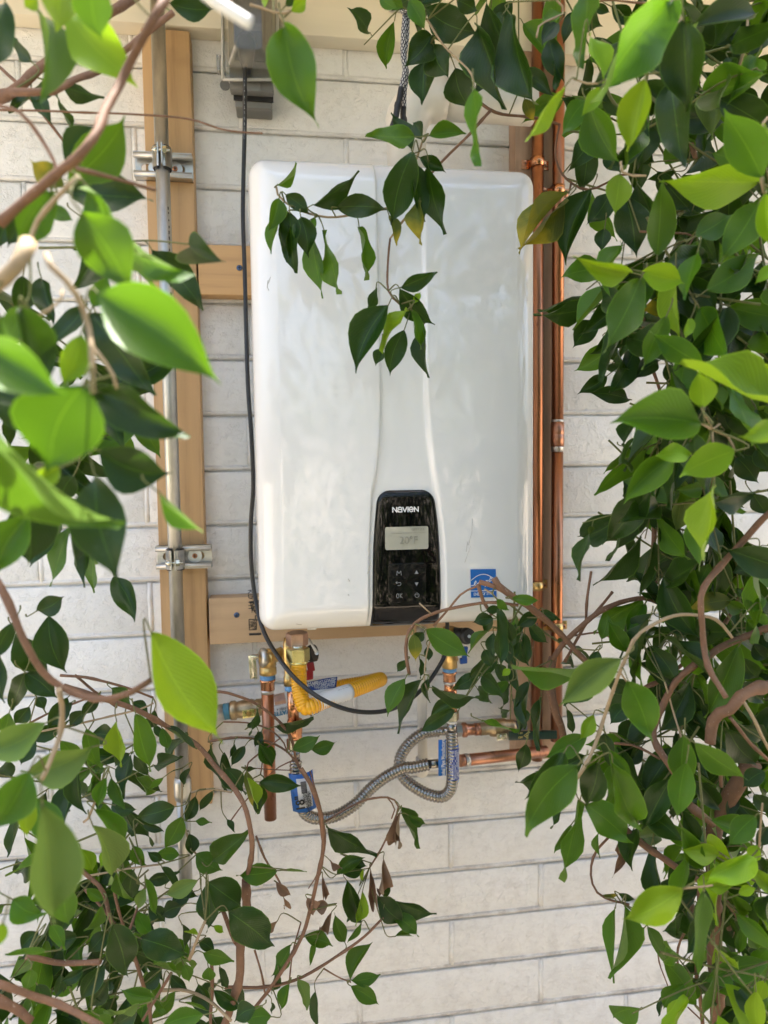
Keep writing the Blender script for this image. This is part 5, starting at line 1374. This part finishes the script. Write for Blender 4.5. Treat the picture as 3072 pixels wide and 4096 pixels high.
# each leaf: stalk end x,y, tip x,y, breadth, kind (D dark, M green, B young with sunlit lime in the colour, U pale, Y yellowing, S spotted, X dead), distance (cm)
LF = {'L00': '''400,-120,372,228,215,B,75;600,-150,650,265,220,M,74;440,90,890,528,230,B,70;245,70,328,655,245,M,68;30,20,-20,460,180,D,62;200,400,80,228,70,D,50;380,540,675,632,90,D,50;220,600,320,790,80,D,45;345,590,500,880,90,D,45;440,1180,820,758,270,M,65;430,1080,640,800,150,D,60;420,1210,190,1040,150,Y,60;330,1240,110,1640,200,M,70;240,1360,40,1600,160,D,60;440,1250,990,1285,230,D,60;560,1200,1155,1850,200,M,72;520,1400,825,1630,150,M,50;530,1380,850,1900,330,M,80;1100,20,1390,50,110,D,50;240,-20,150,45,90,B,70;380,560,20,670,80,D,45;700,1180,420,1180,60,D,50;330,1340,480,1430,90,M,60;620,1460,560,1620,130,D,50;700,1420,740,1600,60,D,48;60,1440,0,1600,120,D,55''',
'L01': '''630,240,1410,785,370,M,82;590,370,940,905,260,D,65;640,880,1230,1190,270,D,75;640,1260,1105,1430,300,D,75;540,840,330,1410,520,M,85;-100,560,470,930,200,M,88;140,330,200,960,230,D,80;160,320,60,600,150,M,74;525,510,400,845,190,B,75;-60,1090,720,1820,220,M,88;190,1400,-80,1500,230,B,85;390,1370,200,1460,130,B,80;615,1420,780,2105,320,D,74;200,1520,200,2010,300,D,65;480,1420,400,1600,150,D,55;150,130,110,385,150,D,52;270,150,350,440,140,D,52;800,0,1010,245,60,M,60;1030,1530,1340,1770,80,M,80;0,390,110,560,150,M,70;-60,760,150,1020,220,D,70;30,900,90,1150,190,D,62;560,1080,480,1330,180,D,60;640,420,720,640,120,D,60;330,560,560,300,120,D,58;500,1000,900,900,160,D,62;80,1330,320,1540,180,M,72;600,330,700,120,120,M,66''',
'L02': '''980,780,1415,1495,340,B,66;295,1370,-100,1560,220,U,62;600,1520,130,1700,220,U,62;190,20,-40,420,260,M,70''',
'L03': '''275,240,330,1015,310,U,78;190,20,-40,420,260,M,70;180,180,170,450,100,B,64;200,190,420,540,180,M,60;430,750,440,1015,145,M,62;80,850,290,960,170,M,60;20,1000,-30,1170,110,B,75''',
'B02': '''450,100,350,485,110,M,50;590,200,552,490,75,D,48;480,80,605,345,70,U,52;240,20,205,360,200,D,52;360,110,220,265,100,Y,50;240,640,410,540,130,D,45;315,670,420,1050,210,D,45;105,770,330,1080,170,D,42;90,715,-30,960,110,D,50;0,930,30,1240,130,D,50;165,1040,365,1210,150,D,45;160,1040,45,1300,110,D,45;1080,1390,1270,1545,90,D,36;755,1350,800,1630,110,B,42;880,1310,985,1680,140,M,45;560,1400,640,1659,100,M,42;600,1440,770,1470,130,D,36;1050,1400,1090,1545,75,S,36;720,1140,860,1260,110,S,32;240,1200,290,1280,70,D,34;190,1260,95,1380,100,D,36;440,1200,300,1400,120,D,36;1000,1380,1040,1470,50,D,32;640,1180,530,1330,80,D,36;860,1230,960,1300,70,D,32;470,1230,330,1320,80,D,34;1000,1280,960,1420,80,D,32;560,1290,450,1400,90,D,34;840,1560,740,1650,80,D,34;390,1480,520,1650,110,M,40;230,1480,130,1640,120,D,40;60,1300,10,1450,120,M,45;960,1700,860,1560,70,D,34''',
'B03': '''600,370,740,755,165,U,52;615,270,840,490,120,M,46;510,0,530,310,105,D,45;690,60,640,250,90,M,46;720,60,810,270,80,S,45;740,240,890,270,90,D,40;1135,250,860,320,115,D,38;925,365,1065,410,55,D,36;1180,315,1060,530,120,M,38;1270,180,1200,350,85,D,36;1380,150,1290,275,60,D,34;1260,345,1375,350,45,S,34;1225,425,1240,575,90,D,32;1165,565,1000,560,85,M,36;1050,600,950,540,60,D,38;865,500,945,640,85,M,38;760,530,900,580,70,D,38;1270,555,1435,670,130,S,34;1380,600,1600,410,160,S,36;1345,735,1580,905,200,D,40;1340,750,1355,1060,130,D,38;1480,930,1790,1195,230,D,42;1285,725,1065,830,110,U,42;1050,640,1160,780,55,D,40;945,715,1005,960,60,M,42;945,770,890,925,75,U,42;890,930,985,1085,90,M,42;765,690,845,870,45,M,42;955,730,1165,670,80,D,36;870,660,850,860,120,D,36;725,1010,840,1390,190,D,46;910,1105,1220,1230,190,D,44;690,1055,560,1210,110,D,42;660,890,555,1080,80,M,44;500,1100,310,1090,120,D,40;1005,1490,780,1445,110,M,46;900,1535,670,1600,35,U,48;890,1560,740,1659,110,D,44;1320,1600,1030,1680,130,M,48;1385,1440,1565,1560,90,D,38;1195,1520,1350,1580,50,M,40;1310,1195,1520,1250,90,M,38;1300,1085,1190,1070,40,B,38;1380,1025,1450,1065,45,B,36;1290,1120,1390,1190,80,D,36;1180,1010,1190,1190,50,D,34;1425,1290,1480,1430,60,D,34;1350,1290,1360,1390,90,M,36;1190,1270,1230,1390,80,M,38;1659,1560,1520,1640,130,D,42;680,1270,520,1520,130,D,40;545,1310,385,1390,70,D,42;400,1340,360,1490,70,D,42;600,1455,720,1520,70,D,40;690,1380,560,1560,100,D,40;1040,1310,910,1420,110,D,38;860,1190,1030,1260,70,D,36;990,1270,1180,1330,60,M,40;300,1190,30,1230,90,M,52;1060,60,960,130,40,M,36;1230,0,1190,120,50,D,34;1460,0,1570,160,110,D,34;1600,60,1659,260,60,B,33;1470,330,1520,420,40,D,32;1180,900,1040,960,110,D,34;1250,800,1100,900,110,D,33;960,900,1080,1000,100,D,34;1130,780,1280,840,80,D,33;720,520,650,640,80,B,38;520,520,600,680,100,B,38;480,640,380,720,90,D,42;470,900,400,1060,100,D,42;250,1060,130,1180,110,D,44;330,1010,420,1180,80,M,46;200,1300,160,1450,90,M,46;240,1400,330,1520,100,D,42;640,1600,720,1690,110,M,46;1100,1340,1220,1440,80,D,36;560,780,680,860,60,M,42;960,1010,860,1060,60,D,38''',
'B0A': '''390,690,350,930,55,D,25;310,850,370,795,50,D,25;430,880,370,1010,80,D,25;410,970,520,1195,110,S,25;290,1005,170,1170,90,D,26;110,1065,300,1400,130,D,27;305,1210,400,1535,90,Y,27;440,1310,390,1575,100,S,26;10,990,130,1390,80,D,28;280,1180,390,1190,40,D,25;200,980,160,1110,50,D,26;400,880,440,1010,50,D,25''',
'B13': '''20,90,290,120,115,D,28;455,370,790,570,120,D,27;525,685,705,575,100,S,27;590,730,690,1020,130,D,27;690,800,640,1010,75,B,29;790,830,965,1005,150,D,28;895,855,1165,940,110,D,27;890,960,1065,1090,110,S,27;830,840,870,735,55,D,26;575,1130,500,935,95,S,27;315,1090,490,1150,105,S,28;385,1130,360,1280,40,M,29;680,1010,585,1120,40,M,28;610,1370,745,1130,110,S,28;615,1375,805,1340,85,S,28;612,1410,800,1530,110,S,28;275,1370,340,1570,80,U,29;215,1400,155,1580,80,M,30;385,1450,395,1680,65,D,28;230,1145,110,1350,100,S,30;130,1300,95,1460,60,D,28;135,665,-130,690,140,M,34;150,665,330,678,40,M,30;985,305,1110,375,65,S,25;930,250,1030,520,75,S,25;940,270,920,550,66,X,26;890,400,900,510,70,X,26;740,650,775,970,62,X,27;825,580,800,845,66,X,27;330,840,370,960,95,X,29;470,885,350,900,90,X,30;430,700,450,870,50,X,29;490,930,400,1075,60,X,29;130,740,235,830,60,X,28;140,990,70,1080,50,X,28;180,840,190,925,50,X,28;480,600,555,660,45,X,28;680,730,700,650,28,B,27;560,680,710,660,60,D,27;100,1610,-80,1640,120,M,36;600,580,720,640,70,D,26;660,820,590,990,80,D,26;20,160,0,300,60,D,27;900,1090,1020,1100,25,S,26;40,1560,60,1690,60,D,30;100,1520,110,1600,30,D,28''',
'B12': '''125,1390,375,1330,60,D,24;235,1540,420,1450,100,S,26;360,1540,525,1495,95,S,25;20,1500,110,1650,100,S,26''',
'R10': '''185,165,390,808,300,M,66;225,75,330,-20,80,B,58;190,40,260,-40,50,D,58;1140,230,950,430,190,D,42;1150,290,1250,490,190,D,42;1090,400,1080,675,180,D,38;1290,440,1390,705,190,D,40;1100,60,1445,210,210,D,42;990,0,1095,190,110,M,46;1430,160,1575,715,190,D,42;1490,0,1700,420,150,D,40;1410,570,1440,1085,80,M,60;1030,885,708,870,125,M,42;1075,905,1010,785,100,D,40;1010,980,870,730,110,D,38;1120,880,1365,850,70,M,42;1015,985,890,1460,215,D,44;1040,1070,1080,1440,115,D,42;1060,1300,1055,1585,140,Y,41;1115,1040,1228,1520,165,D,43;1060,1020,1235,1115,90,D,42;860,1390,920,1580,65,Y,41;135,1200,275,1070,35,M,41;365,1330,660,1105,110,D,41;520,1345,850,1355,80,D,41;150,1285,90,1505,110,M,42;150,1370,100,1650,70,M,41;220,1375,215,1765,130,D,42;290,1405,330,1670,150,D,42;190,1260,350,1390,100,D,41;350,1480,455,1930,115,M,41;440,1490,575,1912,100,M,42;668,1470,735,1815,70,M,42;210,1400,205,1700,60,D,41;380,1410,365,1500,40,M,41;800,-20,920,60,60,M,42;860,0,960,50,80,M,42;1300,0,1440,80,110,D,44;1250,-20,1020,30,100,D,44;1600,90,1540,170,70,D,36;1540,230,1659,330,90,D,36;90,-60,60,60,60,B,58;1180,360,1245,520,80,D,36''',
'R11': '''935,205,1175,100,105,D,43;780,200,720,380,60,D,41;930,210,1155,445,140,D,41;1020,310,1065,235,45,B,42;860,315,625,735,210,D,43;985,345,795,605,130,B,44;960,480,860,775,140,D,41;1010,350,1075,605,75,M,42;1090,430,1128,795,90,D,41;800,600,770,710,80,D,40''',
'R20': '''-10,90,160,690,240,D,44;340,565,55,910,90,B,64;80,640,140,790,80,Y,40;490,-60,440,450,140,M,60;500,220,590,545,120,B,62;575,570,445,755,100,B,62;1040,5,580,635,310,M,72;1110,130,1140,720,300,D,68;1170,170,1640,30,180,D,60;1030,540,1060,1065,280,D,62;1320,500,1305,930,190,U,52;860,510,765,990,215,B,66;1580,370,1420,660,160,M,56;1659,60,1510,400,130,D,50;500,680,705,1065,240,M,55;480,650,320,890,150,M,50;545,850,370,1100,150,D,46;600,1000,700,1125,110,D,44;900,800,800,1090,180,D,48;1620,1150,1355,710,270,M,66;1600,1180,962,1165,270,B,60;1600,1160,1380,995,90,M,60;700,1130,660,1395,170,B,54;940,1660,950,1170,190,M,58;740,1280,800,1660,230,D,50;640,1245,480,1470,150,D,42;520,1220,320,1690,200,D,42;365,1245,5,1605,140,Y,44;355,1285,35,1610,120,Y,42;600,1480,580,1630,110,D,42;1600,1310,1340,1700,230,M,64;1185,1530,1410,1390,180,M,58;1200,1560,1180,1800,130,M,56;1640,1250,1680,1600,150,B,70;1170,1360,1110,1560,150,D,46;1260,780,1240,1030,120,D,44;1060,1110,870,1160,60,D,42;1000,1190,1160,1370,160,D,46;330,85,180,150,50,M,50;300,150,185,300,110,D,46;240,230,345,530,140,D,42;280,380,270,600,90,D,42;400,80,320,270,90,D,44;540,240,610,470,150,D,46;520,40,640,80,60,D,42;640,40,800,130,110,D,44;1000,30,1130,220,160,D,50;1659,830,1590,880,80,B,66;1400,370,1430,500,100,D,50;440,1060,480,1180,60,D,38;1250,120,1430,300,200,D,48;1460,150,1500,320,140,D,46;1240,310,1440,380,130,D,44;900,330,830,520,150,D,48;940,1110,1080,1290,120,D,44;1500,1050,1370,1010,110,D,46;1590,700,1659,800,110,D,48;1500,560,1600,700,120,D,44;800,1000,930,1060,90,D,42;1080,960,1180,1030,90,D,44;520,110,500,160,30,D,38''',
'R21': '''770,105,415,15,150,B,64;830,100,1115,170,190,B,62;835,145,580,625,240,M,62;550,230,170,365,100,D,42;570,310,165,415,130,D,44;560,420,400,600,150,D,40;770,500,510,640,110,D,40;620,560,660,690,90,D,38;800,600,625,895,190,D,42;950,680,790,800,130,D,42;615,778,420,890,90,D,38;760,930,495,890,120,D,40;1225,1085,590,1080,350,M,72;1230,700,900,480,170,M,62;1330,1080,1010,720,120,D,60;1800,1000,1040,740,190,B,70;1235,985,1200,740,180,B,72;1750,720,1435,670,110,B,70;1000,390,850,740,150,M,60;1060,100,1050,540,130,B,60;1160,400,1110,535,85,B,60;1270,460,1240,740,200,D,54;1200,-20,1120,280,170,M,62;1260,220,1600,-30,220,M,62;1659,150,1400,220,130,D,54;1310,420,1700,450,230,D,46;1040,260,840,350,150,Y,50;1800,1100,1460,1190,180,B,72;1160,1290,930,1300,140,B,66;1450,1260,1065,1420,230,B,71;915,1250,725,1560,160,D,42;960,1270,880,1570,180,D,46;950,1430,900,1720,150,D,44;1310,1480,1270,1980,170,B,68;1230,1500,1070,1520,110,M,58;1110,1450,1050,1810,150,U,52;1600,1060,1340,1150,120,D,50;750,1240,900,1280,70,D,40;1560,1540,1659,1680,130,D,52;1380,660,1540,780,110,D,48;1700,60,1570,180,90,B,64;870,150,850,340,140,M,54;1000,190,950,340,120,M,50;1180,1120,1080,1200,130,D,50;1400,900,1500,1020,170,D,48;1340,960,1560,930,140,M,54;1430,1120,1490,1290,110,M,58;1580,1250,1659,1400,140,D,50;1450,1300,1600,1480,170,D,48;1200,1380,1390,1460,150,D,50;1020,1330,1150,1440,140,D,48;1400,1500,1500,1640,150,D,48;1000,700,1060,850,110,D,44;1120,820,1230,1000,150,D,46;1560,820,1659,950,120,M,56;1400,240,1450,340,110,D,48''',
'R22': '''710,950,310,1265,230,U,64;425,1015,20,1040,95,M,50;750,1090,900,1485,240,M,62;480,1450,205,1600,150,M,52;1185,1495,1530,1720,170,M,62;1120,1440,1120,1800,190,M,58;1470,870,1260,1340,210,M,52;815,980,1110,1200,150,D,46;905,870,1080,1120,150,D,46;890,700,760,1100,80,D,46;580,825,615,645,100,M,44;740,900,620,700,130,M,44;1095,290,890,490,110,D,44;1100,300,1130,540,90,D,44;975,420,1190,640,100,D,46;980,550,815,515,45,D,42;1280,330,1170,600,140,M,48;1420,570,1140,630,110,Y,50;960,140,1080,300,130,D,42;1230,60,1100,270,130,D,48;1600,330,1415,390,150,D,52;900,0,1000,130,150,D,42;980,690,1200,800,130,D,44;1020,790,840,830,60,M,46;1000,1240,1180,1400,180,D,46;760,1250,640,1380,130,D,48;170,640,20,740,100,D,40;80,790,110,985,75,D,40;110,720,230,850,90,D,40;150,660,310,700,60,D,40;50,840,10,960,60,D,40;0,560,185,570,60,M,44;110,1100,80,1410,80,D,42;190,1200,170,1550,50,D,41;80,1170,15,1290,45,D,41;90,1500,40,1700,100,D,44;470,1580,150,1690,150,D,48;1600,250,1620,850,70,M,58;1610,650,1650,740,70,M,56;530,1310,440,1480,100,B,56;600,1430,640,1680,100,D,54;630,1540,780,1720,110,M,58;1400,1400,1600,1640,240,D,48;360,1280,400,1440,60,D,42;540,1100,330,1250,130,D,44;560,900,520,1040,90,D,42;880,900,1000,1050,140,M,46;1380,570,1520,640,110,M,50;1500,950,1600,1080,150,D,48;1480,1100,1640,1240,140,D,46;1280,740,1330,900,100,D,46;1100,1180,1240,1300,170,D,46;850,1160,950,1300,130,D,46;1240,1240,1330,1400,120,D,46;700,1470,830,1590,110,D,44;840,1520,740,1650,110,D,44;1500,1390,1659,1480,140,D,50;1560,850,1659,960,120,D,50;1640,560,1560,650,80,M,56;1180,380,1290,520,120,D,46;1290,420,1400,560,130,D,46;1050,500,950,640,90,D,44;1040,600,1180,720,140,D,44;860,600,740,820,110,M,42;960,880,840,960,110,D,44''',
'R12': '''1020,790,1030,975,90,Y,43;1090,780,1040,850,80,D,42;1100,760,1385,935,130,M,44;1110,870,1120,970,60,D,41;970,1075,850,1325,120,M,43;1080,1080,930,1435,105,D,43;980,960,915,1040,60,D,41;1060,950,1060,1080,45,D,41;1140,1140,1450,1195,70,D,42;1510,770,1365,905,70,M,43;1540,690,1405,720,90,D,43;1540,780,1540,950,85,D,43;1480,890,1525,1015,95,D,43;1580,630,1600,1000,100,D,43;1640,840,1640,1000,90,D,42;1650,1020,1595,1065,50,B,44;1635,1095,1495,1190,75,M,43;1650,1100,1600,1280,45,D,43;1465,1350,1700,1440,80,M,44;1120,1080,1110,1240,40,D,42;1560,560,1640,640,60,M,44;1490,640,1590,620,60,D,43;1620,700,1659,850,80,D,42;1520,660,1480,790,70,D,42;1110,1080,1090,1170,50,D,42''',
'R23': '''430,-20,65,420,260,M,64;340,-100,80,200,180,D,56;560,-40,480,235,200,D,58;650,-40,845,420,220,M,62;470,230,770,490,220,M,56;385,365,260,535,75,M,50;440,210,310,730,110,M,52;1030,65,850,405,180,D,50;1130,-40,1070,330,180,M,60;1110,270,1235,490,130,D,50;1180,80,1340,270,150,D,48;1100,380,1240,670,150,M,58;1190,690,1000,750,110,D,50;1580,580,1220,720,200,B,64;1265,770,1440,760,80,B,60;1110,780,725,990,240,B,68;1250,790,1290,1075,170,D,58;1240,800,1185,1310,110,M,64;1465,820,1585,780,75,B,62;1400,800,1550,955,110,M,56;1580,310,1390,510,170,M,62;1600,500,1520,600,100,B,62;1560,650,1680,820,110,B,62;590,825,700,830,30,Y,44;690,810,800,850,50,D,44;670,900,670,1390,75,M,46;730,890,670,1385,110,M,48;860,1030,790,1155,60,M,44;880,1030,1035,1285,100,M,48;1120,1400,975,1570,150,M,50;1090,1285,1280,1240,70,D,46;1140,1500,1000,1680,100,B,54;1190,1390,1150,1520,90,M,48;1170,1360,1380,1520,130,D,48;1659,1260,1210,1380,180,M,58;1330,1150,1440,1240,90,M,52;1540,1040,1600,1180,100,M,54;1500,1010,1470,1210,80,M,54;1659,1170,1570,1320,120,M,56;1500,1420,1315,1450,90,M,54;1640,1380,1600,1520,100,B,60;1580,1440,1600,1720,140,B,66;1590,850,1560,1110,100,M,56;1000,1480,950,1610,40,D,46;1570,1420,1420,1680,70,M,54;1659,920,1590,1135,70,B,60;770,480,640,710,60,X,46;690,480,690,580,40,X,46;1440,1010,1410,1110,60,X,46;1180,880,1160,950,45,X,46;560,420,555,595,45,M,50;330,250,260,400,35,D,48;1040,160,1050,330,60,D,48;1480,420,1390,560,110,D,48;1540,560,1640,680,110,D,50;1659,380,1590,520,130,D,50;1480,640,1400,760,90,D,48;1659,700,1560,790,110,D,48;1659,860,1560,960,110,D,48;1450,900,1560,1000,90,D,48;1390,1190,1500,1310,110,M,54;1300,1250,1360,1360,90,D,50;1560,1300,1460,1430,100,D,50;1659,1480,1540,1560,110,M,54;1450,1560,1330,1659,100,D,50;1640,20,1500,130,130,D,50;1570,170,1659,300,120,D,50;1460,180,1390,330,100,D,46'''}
TO = {'0A': (453.6, 1350, .2604)}
def conv(tile, x, y):
    if tile in TO: ox, oy, k = TO[tile]; return ox + k * x, oy + k * y
    return 553 * int(tile[0]) + x / 3.0, 553 * int(tile[1]) + y / 3.0
PLT = {'L': PL, 'R': PR, 'B': PB}
def dj(px, py, d): return max(.03, d + .05 * noise.noise(Vector((px * .006, py * .006, 4.2))))
for key, txt in BR.items():
    for ln in txt.strip().split('\n'):
        t = ln.split(); tile, wpx, d, col = t[0], float(t[1]), float(t[2]) / 100, t[3]
        k = TO[tile][2] if tile in TO else 1 / 3.0
        pts = []
        for q in t[4:]:
            a, b = (float(z) for z in q.split(',')); px, py = conv(tile, a, b); pts.append(P(px, py, dj(px, py, d)))
        r0 = S(wpx * k, d) / 2
        PLT[key].branch(pts, max(r0 * 1.02, .0008), max(r0 * .85, .0007), 'bark' if col == 'b' else 'bark_pale', 12 if wpx > 40 else 8)
for key, txt in LF.items():
    pl_ = PLT[key[0]]; tile = key[1:]; k = TO[tile][2] if tile in TO else 1 / 3.0
    for it in txt.split(';'):
        bx, by, tx, ty, wd, kind, d = it.split(','); bx, by, tx, ty, wd, d = float(bx), float(by), float(tx), float(ty), float(wd), float(d) / 100
        p0, p1 = conv(tile, bx, by), conv(tile, tx, ty)
        d = dj(p0[0], p0[1], d); Lpx = math.dist(p0, p1); L = S(Lpx, d)
        tilt = rnd.uniform(-.28, .34) * L
        if d + tilt < .03: tilt = .03 - d
        b, e = P(p0[0], p0[1], d), P(p1[0], p1[1], d + tilt)
        ratio = wd * k / Lpx; nat = rnd.uniform(.42, .50)
        app = S(wd * k, d + tilt * .5)
        if ratio >= nat: roll = rnd.uniform(-.25, .25)
        else: roll = math.acos(max(.3, ratio / nat)) * rnd.choice((-1, 1))
        if kind == 'X': roll = rnd.uniform(-.5, .5)
        pl_.leaf(b, e, app / math.cos(roll) * 1.04, kind, roll, Lpx * wd * k)

# more shoots behind and between, grown at random within each plant
def shoots(pl_, box, n, dr, kinds, lr=(.050, .080), per=(4, 7), bias=(0, -1)):
    x0, y0, x1, y1 = box
    for _ in range(n):
        px, py = rnd.uniform(x0, x1), rnd.uniform(y0, y1); d = rnd.uniform(*dr)
        p = P(px, py, d); a = rnd.uniform(0, 6.28); dirv = Vector((math.cos(a) * .7 + bias[0] * .6, rnd.uniform(-.5, .3), math.sin(a) * .6 + bias[1] * .35)).normalized()
        L = rnd.uniform(.08, .15); pts = [p - dirv * L * .6 + Vector((0, 0, .02)), p, p + dirv * L * .5 + Vector((0, 0, -.012)), p + dirv * L + Vector((0, 0, -.035))]
        for q in pts: q.y = max(min(q.y, -.03), CAM.y + .42)
        c = cat_rom(pts, 5); pl_.pet.tube(c, [.0017 - .0009 * i / (len(c) - 1) for i in range(len(c))], 5, caps=False)
        m = rnd.randint(*per)
        for i in range(m):
            q = c[min(len(c) - 1, int((i + .6) / m * len(c)))]; s_ = 1 if i % 2 else -1
            up = Vector((0, 0, 1)); sdv = dirv.cross(up).normalized() * s_
            ax = (dirv * rnd.uniform(.2, .8) + sdv * rnd.uniform(.4, 1.0) + Vector((0, 0, rnd.uniform(-1.0, .15))) + Vector((0, rnd.uniform(-.4, .2), 0))).normalized()
            b = q + ax * .012; LL = rnd.uniform(*lr); e = b + ax * LL
            if e.y > -.02 or b.y > -.02 or e.y < CAM.y + .40: continue
            kd = rnd.choice(kinds); roll = rnd.uniform(-1.15, 1.15)
            dist = (b - CAM).length
            pl_.pet.tube([q, q.lerp(b, .5) + Vector((0, 0, .002)), b], .0007, 4, caps=False)
            pl_.leaf(b, e, LL * rnd.uniform(.38, .48), kd, roll, LL * LL * 4e5 / dist / dist * .35, pet=False)
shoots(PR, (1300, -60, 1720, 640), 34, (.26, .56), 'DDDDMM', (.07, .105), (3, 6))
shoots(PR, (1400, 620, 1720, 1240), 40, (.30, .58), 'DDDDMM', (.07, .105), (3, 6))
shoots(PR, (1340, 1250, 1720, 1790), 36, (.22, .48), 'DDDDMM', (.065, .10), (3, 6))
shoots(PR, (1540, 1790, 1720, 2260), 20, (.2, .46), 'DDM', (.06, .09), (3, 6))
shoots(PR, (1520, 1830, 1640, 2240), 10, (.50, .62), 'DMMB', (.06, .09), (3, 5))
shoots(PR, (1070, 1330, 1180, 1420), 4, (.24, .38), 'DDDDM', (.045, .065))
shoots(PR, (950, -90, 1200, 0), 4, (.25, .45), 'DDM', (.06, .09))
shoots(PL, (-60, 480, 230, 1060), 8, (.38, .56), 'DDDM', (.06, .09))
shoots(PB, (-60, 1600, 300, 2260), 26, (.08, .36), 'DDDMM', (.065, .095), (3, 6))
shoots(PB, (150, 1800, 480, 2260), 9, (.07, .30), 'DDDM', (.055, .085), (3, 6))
for p_ in (PR, PL, PB): p_.finish()

# unseen leaves added behind and above the camera to block light and darken reflections
bm = bmesh.new(); g = random.Random(5)
def place(c, ext, n):
    for _ in range(n):
        p = Vector([c[i] + g.gauss(0, ext[i]) for i in range(3)])
        if p.z < .05 or (p.y > -1.62 and p.z < 2.35 and -.5 < p.x < 1.5) or (p.z > 2.3 and (p.y > -.6 or p.z < 2.45)): continue
        me = LOW[g.randrange(len(LOW))]; L = g.uniform(.06, .095)
        ay = Vector((g.uniform(-1, 1), g.uniform(-1, 1), g.uniform(-1.3, .3))).normalized(); nn = ay.orthogonal().normalized(); sx = ay.cross(nn)
        w_ = L * .48
        m4 = Matrix(((sx.x * w_, ay.x * L, nn.x * L, p.x), (sx.y * w_, ay.y * L, nn.y * L, p.y), (sx.z * w_, ay.z * L, nn.z * L, p.z), (0, 0, 0, 1)))
        n0 = len(bm.verts); f0 = len(bm.faces); bm.from_mesh(me); bm.verts.ensure_lookup_table(); bm.faces.ensure_lookup_table()
        for v in bm.verts[n0:]: v.co = m4 @ v.co
        mi = 0 if me.materials[0] == LM['D'] else 1
        for f in bm.faces[f0:]: f.material_index = mi
for c, ext, n in (((.95, -2.1, 1.05), (.42, .16, .60), 5200), ((1.85, -1.5, 1.3), (.35, .4, .7), 3600), ((-1.15, -1.6, 1.0), (.28, .3, .55), 2200), ((-.25, -2.5, .65), (.35, .15, .38), 1500), ((1.1, -1.9, 2.3), (.5, .25, .2), 1200), ((.75, -1.42, 2.75), (.75, .22, .14), 2200)):  # last clump is a canopy added to keep sky off the wall top
    place(c, ext, n)
me = bpy.data.meshes.new('light_block_leaves'); bm.to_mesh(me); bm.free(); me.materials.append(LM['D']); me.materials.append(LM['M'])
tag(link('foliage', me, (0, 0, 0)), kind='stuff')  # added out of view, only shapes the light and what the heater mirrors
SC.cycles.use_denoising = True
try: SC.cycles.denoiser = 'OPENIMAGEDENOISE'; SC.cycles.denoising_input_passes = 'RGB_ALBEDO_NORMAL'; SC.cycles.denoising_prefilter = 'ACCURATE'
except Exception: pass
